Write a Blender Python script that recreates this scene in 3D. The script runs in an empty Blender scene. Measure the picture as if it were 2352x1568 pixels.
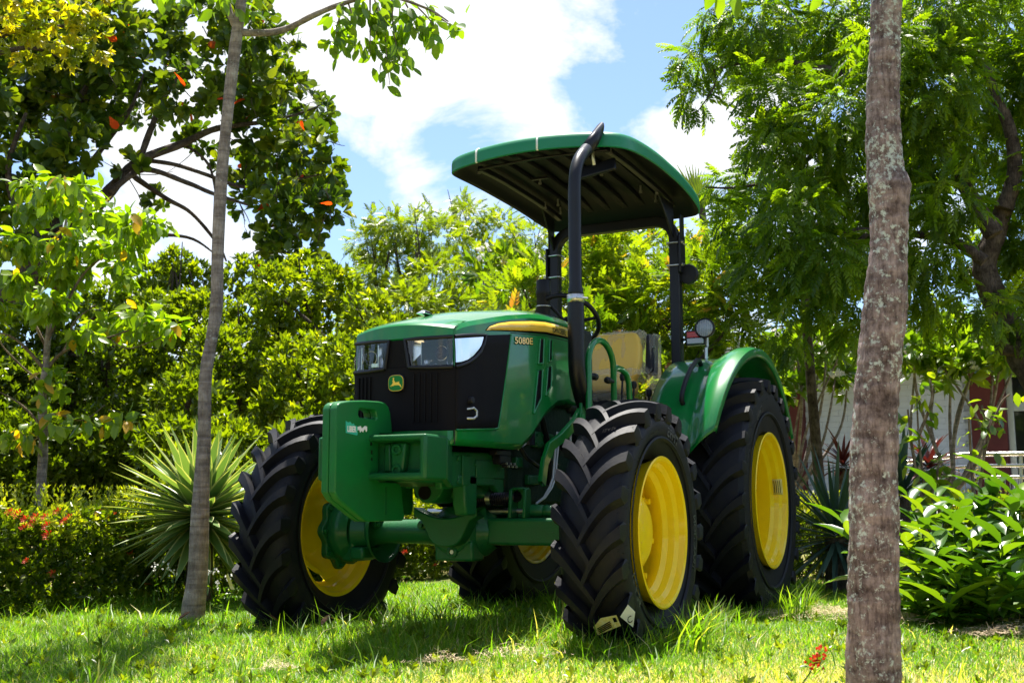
import bpy, bmesh, math, random
import numpy as np
from mathutils import Vector, Matrix, noise as mnoise

random.seed(7)
RNG = np.random.default_rng(11)
sc = bpy.context.scene
COL = sc.collection
R = math.radians

# ------------------------------------------------------------------ camera
CAM = np.array([4.776, 2.575, 0.696])
YAW, PIT, ROL = R(206.22), R(8.279), R(-0.2)
FPX, PW, PH = 2590.8, 2352.0, 1568.0          # focal length in units of a 2352 px wide picture
fw = np.array([math.cos(PIT)*math.cos(YAW), math.cos(PIT)*math.sin(YAW), math.sin(PIT)])
_rt = np.array([math.sin(YAW), -math.cos(YAW), 0.0])
_up = np.cross(_rt, fw)
rt = math.cos(ROL)*_rt + math.sin(ROL)*_up
up = -math.sin(ROL)*_rt + math.cos(ROL)*_up
cd = bpy.data.cameras.new('camera')
cam = bpy.data.objects.new('camera', cd)
COL.objects.link(cam)
cam.matrix_world = Matrix(((rt[0], up[0], -fw[0], CAM[0]), (rt[1], up[1], -fw[1], CAM[1]),
                           (rt[2], up[2], -fw[2], CAM[2]), (0, 0, 0, 1)))
cd.sensor_width = 36.0
cd.lens = FPX/PW*36.0
cd.clip_start, cd.clip_end = 0.05, 900.0
cd.dof.use_dof = True
cd.dof.focus_distance = 5.0
cd.dof.aperture_fstop = 8.0
sc.camera = cam

# ------------------------------------------------------------------ light
SUN_AZ, SUN_EL = R(208.0), R(73.0)
sd = np.array([math.cos(SUN_EL)*math.cos(SUN_AZ), math.cos(SUN_EL)*math.sin(SUN_AZ), math.sin(SUN_EL)])
sl = bpy.data.lights.new('sun', 'SUN')
sl.energy = 5.0
sl.angle = R(0.53)
sl.color = (1.0, 0.95, 0.86)
sun = bpy.data.objects.new('sun', sl)
sun.rotation_euler = Vector(tuple(sd)).to_track_quat('Z', 'Y').to_euler()
COL.objects.link(sun)

def pdir(u, v):
    d = fw + rt*(u-PW/2)/FPX - up*(v-PH/2)/FPX
    return d/np.linalg.norm(d)

def at(u, v, d):
    """point seen in direction (u, v) at horizontal distance d from the camera"""
    q = pdir(u, v)
    return CAM + q*(d/math.hypot(q[0], q[1]))

w = bpy.data.worlds.new('World')
sc.world = w
w.use_nodes = True
nt = w.node_tree
nt.nodes.clear()
def N(t, **k):
    n = nt.nodes.new(t)
    for a, b in k.items(): setattr(n, a, b)
    return n
out = N('ShaderNodeOutputWorld')
bg = N('ShaderNodeBackground')
bg.inputs['Strength'].default_value = 0.105
sky = N('ShaderNodeTexSky', sky_type='NISHITA')
sky.sun_disc = False
sky.sun_elevation = SUN_EL
sky.sun_rotation = math.pi/2 - SUN_AZ
sky.air_density = 1.0
sky.dust_density = 0.6
sky.ozone_density = 2.5
tc = N('ShaderNodeTexCoord')
mp = N('ShaderNodeMapping')
mp.inputs['Scale'].default_value = (1.0, 1.0, 1.9)
nt.links.new(tc.outputs['Generated'], mp.inputs['Vector'])
nz = N('ShaderNodeTexNoise')
nz.inputs['Scale'].default_value = 6.5
nz.inputs['Detail'].default_value = 9.0
nz.inputs['Roughness'].default_value = 0.62
nz.inputs['Distortion'].default_value = 0.25
nt.links.new(mp.outputs['Vector'], nz.inputs['Vector'])
# cloud banks: (direction, angular radius, weight)
acc = None
def cloudbank(u, v, rad_px, wt):
    global acc
    q = pdir(u, v)
    dn = N('ShaderNodeVectorMath', operation='DISTANCE')
    dn.inputs[1].default_value = tuple(q)
    nt.links.new(tc.outputs['Generated'], dn.inputs[0])
    mr = N('ShaderNodeMapRange', interpolation_type='SMOOTHSTEP')
    mr.inputs['From Min'].default_value = 0.0
    mr.inputs['From Max'].default_value = rad_px/FPX
    mr.inputs['To Min'].default_value = wt
    mr.inputs['To Max'].default_value = 0.0
    nt.links.new(dn.outputs['Value'], mr.inputs['Value'])
    if acc is None:
        acc = mr.outputs['Result']
    else:
        a = N('ShaderNodeMath', operation='ADD')
        nt.links.new(acc, a.inputs[0]); nt.links.new(mr.outputs['Result'], a.inputs[1])
        acc = a.outputs[0]
for b in [(760, -20, 420, .34), (1050, 60, 330, .30), (640, -300, 600, .25), (900, 395, 150, .22), (820, 200, 260, .12),
          (1230, 250, 110, .14), (1640, 290, 260, .34), (1260, 340, 130, .16), (350, 420, 380, .22),
          (1580, 60, 230, -.22), (1470, 190, 170, -.16), (1330, 190, 110, -.10), (1060, 285, 130, -.12), (800, 500, 200, -.16), (1000, 330, 90, -.10),
          (420, 590, 200, -.20), (2100, 200, 500, .12)]:
    cloudbank(*b)
a = N('ShaderNodeMath', operation='ADD')
nzm = N('ShaderNodeMath', operation='MULTIPLY_ADD'); nzm.inputs[1].default_value = 1.5; nzm.inputs[2].default_value = -.25
nt.links.new(nz.outputs['Fac'], nzm.inputs[0])
nt.links.new(acc, a.inputs[0]); nt.links.new(nzm.outputs[0], a.inputs[1])
cr = N('ShaderNodeValToRGB')
cr.color_ramp.elements[0].position = 0.48
cr.color_ramp.elements[0].color = (0.03, 0.03, 0.03, 1)
cr.color_ramp.elements[1].position = 0.72
cr.color_ramp.elements[1].color = (1, 1, 1, 1)
nt.links.new(a.outputs[0], cr.inputs['Fac'])
mx = N('ShaderNodeMix', data_type='RGBA')
mx.inputs[7].default_value = (4.1, 4.2, 4.3, 1)
nt.links.new(cr.outputs['Color'], mx.inputs[0])
skm = N('ShaderNodeMix', data_type='RGBA', blend_type='MULTIPLY'); skm.inputs[0].default_value = 1.0; skm.inputs[7].default_value = (.70, .74, .80, 1)
nt.links.new(sky.outputs['Color'], skm.inputs[6])
nt.links.new(skm.outputs[2], mx.inputs[6])
nt.links.new(mx.outputs[2], bg.inputs['Color'])
nt.links.new(bg.outputs[0], out.inputs['Surface'])
sc.view_settings.view_transform = 'Standard'
sc.view_settings.look = 'None'
sc.view_settings.exposure = 1.48
sc.view_settings.gamma = 1.0
sc.view_settings.use_curve_mapping = False
sc.render.engine = 'CYCLES'
sc.cycles.max_bounces = 8
sc.cycles.transparent_max_bounces = 12

# ------------------------------------------------------------------ tagging
def tag(o, label=None, cat=None, group=None, kind=None):
    if label: o['label'] = label
    if cat: o['category'] = cat
    if group: o['group'] = group
    if kind: o['kind'] = kind
    return o

def empty(name, loc=(0, 0, 0), label=None, cat=None, group=None):
    o = bpy.data.objects.new(name, None)
    o.empty_display_size = 0.2
    o.location = tuple(loc)
    COL.objects.link(o)
    return tag(o, label, cat, group)

def inst(name, mesh, parent=None, M=None):
    o = bpy.data.objects.new(name, mesh)
    COL.objects.link(o)
    if parent is not None:
        o.parent = parent
    if M is not None:
        o.matrix_local = M
    return o

# ------------------------------------------------------------------ materials
def mat(name, col, rough=0.5, metal=0.0, coat=0.0, spec=0.5, bump=None, var=None, wear=None, crough=0.06):
    """bump=(scale, strength, distance); var=(scale, other colour, amount)"""
    m = bpy.data.materials.new(name)
    m.use_nodes = True
    t = m.node_tree
    b = t.nodes['Principled BSDF']
    b.inputs['Base Color'].default_value = (*col, 1)
    b.inputs['Roughness'].default_value = rough
    b.inputs['Metallic'].default_value = metal
    b.inputs['Coat Weight'].default_value = coat
    b.inputs['Coat Roughness'].default_value = crough
    b.inputs['Specular IOR Level'].default_value = spec
    tcn = t.nodes.new('ShaderNodeTexCoord')
    if var:
        n = t.nodes.new('ShaderNodeTexNoise')
        n.inputs['Scale'].default_value = var[0]
        n.inputs['Detail'].default_value = 6
        n.inputs['Roughness'].default_value = 0.65
        t.links.new(tcn.outputs['Object'], n.inputs['Vector'])
        r = t.nodes.new('ShaderNodeValToRGB')
        r.color_ramp.elements[0].position = var[3] if len(var) > 3 else 0.42
        r.color_ramp.elements[1].position = var[4] if len(var) > 4 else 0.68
        r.color_ramp.elements[0].color = (*col, 1)
        r.color_ramp.elements[1].color = (*[c*(1-var[2]) + o*var[2] for c, o in zip(col, var[1])], 1)
        t.links.new(n.outputs['Fac'], r.inputs['Fac'])
        t.links.new(r.outputs['Color'], b.inputs['Base Color'])
        mr = t.nodes.new('ShaderNodeMapRange')
        mr.inputs['To Min'].default_value = rough
        mr.inputs['To Max'].default_value = min(1, rough*1.35 + .03)
        t.links.new(n.outputs['Fac'], mr.inputs['Value'])
        t.links.new(mr.outputs['Result'], b.inputs['Roughness'])
    if bump:
        n = t.nodes.new('ShaderNodeTexNoise')
        n.inputs['Scale'].default_value = bump[0]
        n.inputs['Detail'].default_value = 5
        t.links.new(tcn.outputs['Object'], n.inputs['Vector'])
        bp = t.nodes.new('ShaderNodeBump')
        bp.inputs['Strength'].default_value = bump[1]
        bp.inputs['Distance'].default_value = bump[2]
        t.links.new(n.outputs['Fac'], bp.inputs['Height'])
        t.links.new(bp.outputs['Normal'], b.inputs['Normal'])
    return m

def leaf_mat(name, stops, trans=(0.25, 0.45, 0.03), tmix=0.45, rough=0.38, spec=0.5, edge=None):
    """stops: colours spread over the per-leaf 'tint' attribute; trans multiplies the transmitted light."""
    m = bpy.data.materials.new(name)
    m.use_nodes = True
    t = m.node_tree
    b = t.nodes['Principled BSDF']
    o = t.nodes['Material Output']
    at_ = t.nodes.new('ShaderNodeAttribute'); at_.attribute_name = 'tint'
    r = t.nodes.new('ShaderNodeValToRGB')
    while len(r.color_ramp.elements) < len(stops):
        r.color_ramp.elements.new(0.5)
    for i, s in enumerate(stops):
        r.color_ramp.elements[i].position = s[0]
        r.color_ramp.elements[i].color = (*s[1], 1)
    t.links.new(at_.outputs['Fac'], r.inputs['Fac'])
    colout = r.outputs['Color']
    if edge:
        ae = t.nodes.new('ShaderNodeAttribute'); ae.attribute_name = 'edge'
        re = t.nodes.new('ShaderNodeValToRGB')
        re.color_ramp.elements[0].position = edge[1]
        re.color_ramp.elements[1].position = edge[2]
        t.links.new(ae.outputs['Fac'], re.inputs['Fac'])
        me_ = t.nodes.new('ShaderNodeMix'); me_.data_type = 'RGBA'
        me_.inputs[7].default_value = (*edge[0], 1)
        t.links.new(re.outputs['Color'], me_.inputs[0])
        t.links.new(colout, me_.inputs[6])
        colout = me_.outputs[2]
    t.links.new(colout, b.inputs['Base Color'])
    b.inputs['Roughness'].default_value = rough
    b.inputs['Specular IOR Level'].default_value = spec
    tr = t.nodes.new('ShaderNodeBsdfTranslucent')
    mulc = t.nodes.new('ShaderNodeMix'); mulc.data_type = 'RGBA'; mulc.blend_type = 'MULTIPLY'
    mulc.inputs[0].default_value = 1.0
    mulc.inputs[7].default_value = (*trans, 1)
    t.links.new(colout, mulc.inputs[6])
    t.links.new(mulc.outputs[2], tr.inputs['Color'])
    ms = t.nodes.new('ShaderNodeMixShader')
    ms.inputs[0].default_value = tmix
    t.links.new(b.outputs[0], ms.inputs[1])
    t.links.new(tr.outputs[0], ms.inputs[2])
    t.links.new(ms.outputs[0], o.inputs['Surface'])
    return m

def bark_mat(name, base, dark, lichen, band=28.0, lich=0.60, scale=9.0, fiss=1.0):
    m = bpy.data.materials.new(name); m.use_nodes = True
    t = m.node_tree; b = t.nodes['Principled BSDF']
    tcn = t.nodes.new('ShaderNodeTexCoord')
    def noise(sc_, det, rough, mapping=None, dist=0):
        n = t.nodes.new('ShaderNodeTexNoise')
        n.inputs['Scale'].default_value = sc_; n.inputs['Detail'].default_value = det; n.inputs['Roughness'].default_value = rough
        n.inputs['Distortion'].default_value = dist
        if mapping:
            mp_ = t.nodes.new('ShaderNodeMapping'); mp_.inputs['Scale'].default_value = mapping
            t.links.new(tcn.outputs['Object'], mp_.inputs['Vector']); t.links.new(mp_.outputs['Vector'], n.inputs['Vector'])
        else:
            t.links.new(tcn.outputs['Object'], n.inputs['Vector'])
        return n
    def ramp(fac, p0, c0, p1, c1):
        r_ = t.nodes.new('ShaderNodeValToRGB')
        r_.color_ramp.elements[0].position = p0; r_.color_ramp.elements[0].color = (*c0, 1)
        r_.color_ramp.elements[1].position = p1; r_.color_ramp.elements[1].color = (*c1, 1)
        t.links.new(fac, r_.inputs['Fac']); return r_
    def mix(fac, a_, b_, mode='MIX', f=None):
        x = t.nodes.new('ShaderNodeMix'); x.data_type = 'RGBA'; x.blend_type = mode
        if f is not None: x.inputs[0].default_value = f
        else: t.links.new(fac, x.inputs[0])
        for sock, v in ((6, a_), (7, b_)):
            if isinstance(v, tuple): x.inputs[sock].default_value = (*v, 1)
            else: t.links.new(v, x.inputs[sock])
        return x.outputs[2]
    mott = noise(scale, 8, .72)
    col = ramp(mott.outputs['Fac'], .34, dark, .60, base).outputs['Color']
    # fine vertical fissures
    fi = noise(95, 6, .7, (1, 1, .16))
    col = mix(None, col, ramp(fi.outputs['Fac'], .36, (.30, .26, .25), .56, (1, 1, 1)).outputs['Color'], 'MULTIPLY', .75*fiss)
    # soft growth rings
    rg = noise(band, 3, .6, (.10, .10, 1), .6)
    col = mix(None, col, ramp(rg.outputs['Fac'], .38, (.42, .38, .37), .58, (1.0, 1.0, 1.0)).outputs['Color'], 'MULTIPLY', .65)
    # lichen specks gathered in patches
    l1 = noise(52, 6, .75); l2 = noise(5.5, 4, .6)
    ad_ = t.nodes.new('ShaderNodeMath'); ad_.operation = 'MULTIPLY_ADD'; ad_.inputs[1].default_value = .55
    t.links.new(l2.outputs['Fac'], ad_.inputs[0]); t.links.new(l1.outputs['Fac'], ad_.inputs[2])
    col = mix(ramp(ad_.outputs[0], lich+.25, (0, 0, 0), lich+.33, (1, 1, 1)).outputs['Color'], col, lichen)
    t.links.new(col, b.inputs['Base Color'])
    b.inputs['Roughness'].default_value = .9
    b.inputs['Specular IOR Level'].default_value = .2
    s1 = t.nodes.new('ShaderNodeMath'); s1.operation = 'ADD'
    t.links.new(fi.outputs['Fac'], s1.inputs[0]); t.links.new(mott.outputs['Fac'], s1.inputs[1])
    s2 = t.nodes.new('ShaderNodeMath'); s2.operation = 'ADD'
    t.links.new(s1.outputs[0], s2.inputs[0]); t.links.new(rg.outputs['Fac'], s2.inputs[1])
    bu = t.nodes.new('ShaderNodeBump'); bu.inputs['Strength'].default_value = .85; bu.inputs['Distance'].default_value = .010
    t.links.new(s2.outputs[0], bu.inputs['Height']); t.links.new(bu.outputs['Normal'], b.inputs['Normal'])
    return m

# ------------------------------------------------------------------ mesh builder
class MB:
    def __init__(s):
        s.v, s.f = [], []
    def add(s, verts, faces):
        n = len(s.v)
        s.v.extend([tuple(map(float, p)) for p in verts])
        s.f.extend([tuple(i+n for i in q) for q in faces])
        return s
    def box(s, c, size, rot=None, taper=None):
        hx, hy, hz = [k/2 for k in size]
        P = [Vector((x*hx, y*hy, z*hz)) for z in (-1, 1) for y in (-1, 1) for x in (-1, 1)]
        if taper:
            for p in P:
                if p.z > 0: p.x *= taper[0]; p.y *= taper[1]
        if rot is not None:
            P = [rot @ p for p in P]
        P = [p+Vector(c) for p in P]
        return s.add(P, [(0, 2, 3, 1), (4, 5, 7, 6), (0, 1, 5, 4), (2, 6, 7, 3), (0, 4, 6, 2), (1, 3, 7, 5)])
    def bounds(s, a, b):
        return s.box([(i+j)/2 for i, j in zip(a, b)], [abs(j-i) for i, j in zip(a, b)])
    def tube(s, pts, r, segs=10, caps=True, square=False):
        pts = [Vector(p) for p in pts]
        n = len(pts)
        rs = [r]*n if not hasattr(r, '__len__') else (list(r)+[list(r)[-1]]*n)[:n]
        V = []
        ref = None
        for i, p in enumerate(pts):
            if i == 0: t = pts[1]-pts[0]
            elif i == n-1: t = pts[-1]-pts[-2]
            else: t = (pts[i+1]-p).normalized() + (p-pts[i-1]).normalized()
            t.normalize()
            if ref is None:
                ref = t.orthogonal().normalized() if abs(t.z) > .9 else (Vector((0, 0, 1)) - t*t.z).normalized()
                if abs(t.z) > .9:
                    ref = (Vector((1, 0, 0)) - t*t.x).normalized()
            ref = (ref - t*ref.dot(t)).normalized()
            bi = t.cross(ref)
            for k in range(segs):
                a = 2*math.pi*(k+.5)/segs
                V.append(p + (ref*math.cos(a) + bi*math.sin(a))*rs[i])
        F = []
        for i in range(n-1):
            for k in range(segs):
                k2 = (k+1) % segs
                F.append((i*segs+k, i*segs+k2, (i+1)*segs+k2, (i+1)*segs+k))
        if caps:
            F.append(tuple(reversed(range(segs))))
            F.append(tuple((n-1)*segs+k for k in range(segs)))
        return s.add(V, F)
    def lathe(s, prof, c=(0, 0, 0), axis='y', segs=48, cap0=False, cap1=False, a0=0, a1=2*math.pi):
        """prof: (offset along axis, radius)"""
        V, F = [], []
        full = abs(a1-a0-2*math.pi) < 1e-6
        ns = segs if full else segs+1
        for (o, r) in prof:
            for k in range(ns):
                a = a0 + (a1-a0)*k/segs
                if axis == 'y': q = (c[0]+r*math.cos(a), c[1]+o, c[2]+r*math.sin(a))
                elif axis == 'x': q = (c[0]+o, c[1]+r*math.cos(a), c[2]+r*math.sin(a))
                else: q = (c[0]+r*math.cos(a), c[1]+r*math.sin(a), c[2]+o)
                V.append(q)
        for i in range(len(prof)-1):
            for k in range(segs):
                k2 = (k+1) % ns
                F.append((i*ns+k, (i+1)*ns+k, (i+1)*ns+k2, i*ns+k2))
        if cap0: F.append(tuple(range(ns)))
        if cap1: F.append(tuple((len(prof)-1)*ns+k for k in reversed(range(ns))))
        return s.add(V, F)
    def prism(s, poly, d0, d1, plane='xz'):
        """poly in a plane, extruded between d0 and d1 along the third axis"""
        def P(a, b, d):
            return {'xz': (a, d, b), 'yz': (d, a, b), 'xy': (a, b, d)}[plane]
        n = len(poly)
        V = [P(a, b, d0) for a, b in poly] + [P(a, b, d1) for a, b in poly]
        F = [tuple(range(n)), tuple(reversed(range(n, 2*n)))]
        F += [(i, n+i, n+(i+1) % n, (i+1) % n) for i in range(n)]
        return s.add(V, F)
    def grid(s, rows, close=False):
        n, m = len(rows), len(rows[0])
        V = [p for r_ in rows for p in r_]
        F = []
        for i in range(n-1):
            for k in range(m if close else m-1):
                k2 = (k+1) % m
                F.append((i*m+k, i*m+k2, (i+1)*m+k2, (i+1)*m+k))
        return s.add(V, F)
    def mesh(s, name, m=None, smooth=40, merge=False):
        me = bpy.data.meshes.new(name)
        me.from_pydata(s.v, [], s.f)
        bm = bmesh.new(); bm.from_mesh(me)
        if merge: bmesh.ops.remove_doubles(bm, verts=bm.verts, dist=1e-5)
        bmesh.ops.recalc_face_normals(bm, faces=bm.faces)
        bm.to_mesh(me); bm.free()
        if m: me.materials.append(m)
        if smooth:
            me.shade_smooth()
            me.set_sharp_from_angle(angle=R(smooth))
        return me
    def pieces(s):
        par = list(range(len(s.v)))
        def find(i):
            while par[i] != i:
                par[i] = par[par[i]]; i = par[i]
            return i
        for f in s.f:
            a_ = find(f[0])
            for i in f[1:]: par[find(i)] = a_
        g = {}
        for f in s.f: g.setdefault(find(f[0]), []).append(f)
        for fs in g.values():
            ids = sorted({i for f in fs for i in f}); mp_ = {i: k for k, i in enumerate(ids)}
            q = MB(); q.v = [s.v[i] for i in ids]; q.f = [tuple(mp_[i] for i in f) for f in fs]
            yield q
    def build(s, name, m=None, parent=None, bevel=0, smooth=40, seg=2, merge=False, solid=0, subd=0, each=False):
        if each:
            return [q.build(name, m, parent, bevel, smooth, seg, merge, solid, subd) for q in s.pieces()]
        me = s.mesh(name, m, smooth, merge)
        o = inst(name, me, parent)
        if subd:
            q = o.modifiers.new('subd', 'SUBSURF'); q.levels = q.render_levels = subd
        if solid:
            q = o.modifiers.new('solid', 'SOLIDIFY'); q.thickness = solid; q.offset = -1
        if bevel:
            q = o.modifiers.new('bevel', 'BEVEL'); q.width = bevel; q.segments = seg
            q.limit_method = 'ANGLE'; q.angle_limit = R(30); q.harden_normals = False
        return o

# ------------------------------------------------------------------ fast scattered meshes
def np_mesh(name, V, loops, starts, m, tint=None, edge=None, smooth=False):
    me = bpy.data.meshes.new(name)
    nV, nL, nF = len(V), len(loops), len(starts)
    me.vertices.add(nV); me.loops.add(nL); me.polygons.add(nF)
    me.vertices.foreach_set('co', np.ascontiguousarray(V, dtype=np.float32).ravel())
    me.loops.foreach_set('vertex_index', np.ascontiguousarray(loops, dtype=np.int32))
    me.polygons.foreach_set('loop_start', np.ascontiguousarray(starts, dtype=np.int32))
    if tint is not None:
        a_ = me.attributes.new('tint', 'FLOAT', 'POINT')
        a_.data.foreach_set('value', np.ascontiguousarray(tint, dtype=np.float32))
    if edge is not None:
        a_ = me.attributes.new('edge', 'FLOAT', 'POINT')
        a_.data.foreach_set('value', np.ascontiguousarray(edge, dtype=np.float32))
    me.update(calc_edges=True)
    if smooth: me.shade_smooth()
    me.materials.append(m)
    return me

def nrm(a):
    return a/np.maximum(np.linalg.norm(a, axis=-1, keepdims=True), 1e-9)

class Tmpl:
    """template: verts (along, side, normal), tri/quad faces, edge attr"""
    def __init__(s, verts, faces, edge=None, tint=None):
        s.v = np.array(verts, float)
        s.loops = np.array([i for f in faces for i in f])
        lens = np.array([len(f) for f in faces])
        s.starts = np.concatenate([[0], np.cumsum(lens)[:-1]])
        s.faces = faces
        s.edge = np.zeros(len(verts)) if edge is None else np.array(edge, float)
        s.tint = np.zeros(len(verts)) if tint is None else np.array(tint, float)
    def scatter(s, name, P, D, Nn, S, m, tint, smooth=False):
        D = nrm(D); Nn = nrm(Nn - D*np.sum(Nn*D, -1, keepdims=True)); B = np.cross(Nn, D)
        S = np.asarray(S, float)
        if S.ndim == 1: S = np.stack([S, S, S], 1)
        k, n = len(s.v), len(P)
        V = (P[:, None, :] + D[:, None, :]*(s.v[None, :, 0:1]*S[:, None, 0:1])
             + B[:, None, :]*(s.v[None, :, 1:2]*S[:, None, 1:2]) + Nn[:, None, :]*(s.v[None, :, 2:3]*S[:, None, 2:3])).reshape(-1, 3)
        loops = (s.loops[None, :] + (np.arange(n)*k)[:, None]).ravel()
        starts = (s.starts[None, :] + (np.arange(n)*len(s.loops))[:, None]).ravel()
        t = (tint[:, None] + s.tint[None, :]).ravel()
        e = np.tile(s.edge, n)
        return np_mesh(name, V, loops, starts, m, t, e, smooth)
    def matrix(s, p, d, n, sc_):
        d = nrm(np.asarray(d, float)); n = np.asarray(n, float); n = nrm(n - d*np.dot(n, d)); b = np.cross(n, d)
        return Matrix(((d[0]*sc_, b[0]*sc_, n[0]*sc_, p[0]), (d[1]*sc_, b[1]*sc_, n[1]*sc_, p[1]), (d[2]*sc_, b[2]*sc_, n[2]*sc_, p[2]), (0, 0, 0, 1)))

def leaf_tmpl(wid=0.4, fold=0.10, droop=0.12, shape=((0, .05), (.25, .8), (.55, 1.0), (.82, .6), (1.0, .02)), tipsharp=True):
    V, F, E = [], [], []
    for i, (t, ww) in enumerate(shape):
        z = -droop*t*t
        V += [(t, -wid/2*ww, z+fold*ww*.5), (t, 0, z), (t, wid/2*ww, z+fold*ww*.5)]
        E += [1, 0, 1]
    for i in range(len(shape)-1):
        a_, b_ = i*3, (i+1)*3
        F += [(a_, b_, b_+1, a_+1), (a_+1, b_+1, b_+2, a_+2)]
    return Tmpl(V, F, E)

def diamond_tmpl(wid=0.45, fold=.12, peak=.5):
    return Tmpl([(0, 0, 0), (peak, -wid/2, fold), (1, 0, -.08), (peak, wid/2, fold)], [(0, 1, 2), (0, 2, 3)])

def merge_tmpl(parts):
    """parts: list of (Tmpl, P, D, N, S, tint)"""
    V, F, E, T = [], [], [], []
    for tm, P, D, Nn, S, ti in parts:
        D = nrm(np.array(D, float)); Nn = np.array(Nn, float); Nn = nrm(Nn-D*np.dot(Nn, D)); B = np.cross(Nn, D)
        o = len(V)
        for q in tm.v:
            V.append(np.array(P)+D*q[0]*S+B*q[1]*S+Nn*q[2]*S)
        F += [tuple(i+o for i in f) for f in tm.faces]
        E += list(tm.edge); T += [ti]*len(tm.v)
    return Tmpl(V, F, E, T)

def rosette_tmpl(n, leaf, tilt=(20, 60), scale=(.8, 1.0), seed=0, tv=.12):
    r_ = random.Random(seed)
    parts = []
    for i in range(n):
        a_ = 2*math.pi*i/n*1.0 + r_.uniform(-.3, .3)
        e = R(r_.uniform(*tilt))
        d = (math.sin(e), math.cos(e)*math.cos(a_), math.cos(e)*math.sin(a_))
        parts.append((leaf, (0, 0, 0), d, (1, r_.uniform(-.3, .3), r_.uniform(-.3, .3)), r_.uniform(*scale), r_.uniform(-tv, tv)))
    return merge_tmpl(parts)

def frond_tmpl(pairs=7, leaflet=None, droop=.35, llen=.30, ang=55, seed=0, curl=.5):
    """pinnate leaf along local x, length 1, drooping along -normal"""
    r_ = random.Random(seed)
    leaflet = leaflet or diamond_tmpl(.26, .03, .4)
    parts = []
    for i in range(pairs):
        t = .16 + .84*i/(pairs-1)
        x, z = t, -droop*t*t
        for s_ in (-1, 1):
            a_ = R(ang)*(1-.35*t) + r_.uniform(-.12, .12)
            d = (math.cos(a_), s_*math.sin(a_), -.9*droop*t - curl*r_.uniform(.5, 1.1))
            parts.append((leaflet, (x, 0, z), d, (0, s_*.25, 1), llen*(.75+.35*math.sin(math.pi*min(1, t*.9)))*r_.uniform(.85, 1.1), r_.uniform(-.06, .06)))
    tm = merge_tmpl(parts)
    o = len(tm.v)
    V = list(tm.v); F = list(tm.faces)
    for i in range(5):
        t = i/4
        V += [np.array((t, -.008, -droop*t*t)), np.array((t, .008, -droop*t*t))]
    F += [(o+2*i, o+2*i+2, o+2*i+3, o+2*i+1) for i in range(4)]
    return Tmpl(V, F, list(tm.edge)+[0]*10, list(tm.tint)+[.0]*10)

def blob_points(c, r, n, shell=.55):
    d = nrm(RNG.normal(size=(n, 3)))
    rad = RNG.uniform(shell**3, 1, n)**(1/3)
    return np.asarray(c)[None, :] + d*rad[:, None]*np.asarray(r)[None, :], d
# ================================================================== GROUND
def ground_z(x, y):
    x = np.asarray(x, float); y = np.asarray(y, float)
    return .080 + .014*np.sin(x*1.7+.6)*np.cos(y*1.3) + .010*np.sin(x*4.1+y*3.3) + .045*np.exp(-((x-.1)/.75)**2-(y/1.25)**4)

GM = bpy.data.materials.new('lawn_soil'); GM.use_nodes = True
t = GM.node_tree; b = t.nodes['Principled BSDF']
g_tc = t.nodes.new('ShaderNodeTexCoord')
n1 = t.nodes.new('ShaderNodeTexNoise'); n1.inputs['Scale'].default_value = 1.6; n1.inputs['Detail'].default_value = 8; n1.inputs['Roughness'].default_value = .7
n2 = t.nodes.new('ShaderNodeTexNoise'); n2.inputs['Scale'].default_value = 60; n2.inputs['Detail'].default_value = 6
r1 = t.nodes.new('ShaderNodeValToRGB')
r1.color_ramp.elements[0].color = (.075, .115, .018, 1); r1.color_ramp.elements[0].position = .38
r1.color_ramp.elements[1].color = (.40, .30, .15, 1); r1.color_ramp.elements[1].position = .66
t.links.new(g_tc.outputs['Object'], n1.inputs['Vector']); t.links.new(g_tc.outputs['Object'], n2.inputs['Vector'])
ad = t.nodes.new('ShaderNodeMath'); ad.operation = 'MULTIPLY_ADD'; ad.inputs[1].default_value = .45
sb = t.nodes.new('ShaderNodeMath'); sb.operation = 'SUBTRACT'; sb.inputs[1].default_value = .22
t.links.new(n2.outputs['Fac'], ad.inputs[0]); t.links.new(n1.outputs['Fac'], ad.inputs[2]); t.links.new(ad.outputs[0], sb.inputs[0])
t.links.new(sb.outputs[0], r1.inputs['Fac']); sx = t.nodes.new('ShaderNodeVectorMath'); sx.operation = 'DISTANCE'; sx.inputs[1].default_value = (1.9, 1.5, 0)
t.links.new(g_tc.outputs['Object'], sx.inputs[0])
ma = t.nodes.new('ShaderNodeMapRange'); ma.inputs['From Min'].default_value = 2.3; ma.inputs['From Max'].default_value = 1.2
t.links.new(sx.outputs['Value'], ma.inputs['Value'])
mt = t.nodes.new('ShaderNodeMix'); mt.data_type = 'RGBA'; mt.inputs[7].default_value = (.52, .41, .22, 1)
t.links.new(ma.outputs['Result'], mt.inputs[0]); t.links.new(r1.outputs['Color'], mt.inputs[6])
t.links.new(mt.outputs[2], b.inputs['Base Color'])
b.inputs['Roughness'].default_value = .95; b.inputs['Specular IOR Level'].default_value = .1
bu = t.nodes.new('ShaderNodeBump'); bu.inputs['Strength'].default_value = .8; bu.inputs['Distance'].default_value = .03
t.links.new(n2.outputs['Fac'], bu.inputs['Height']); t.links.new(bu.outputs[0], b.inputs['Normal'])

xs = np.concatenate([[-400, -120, -40, -20], np.linspace(-12, 6, 91), [12, 40, 120, 400]])
ys = np.concatenate([[-400, -120, -40, -16], np.linspace(-8, 8, 81), [16, 40, 120, 400]])
X, Y = np.meshgrid(xs, ys)
Z = ground_z(X, Y)
m = MB(); m.grid([[(X[i, j], Y[i, j], Z[i, j]) for j in range(len(xs))] for i in range(len(ys))])
lawn = m.build('lawn', GM, smooth=80); lawn['kind'] = 'structure'

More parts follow.
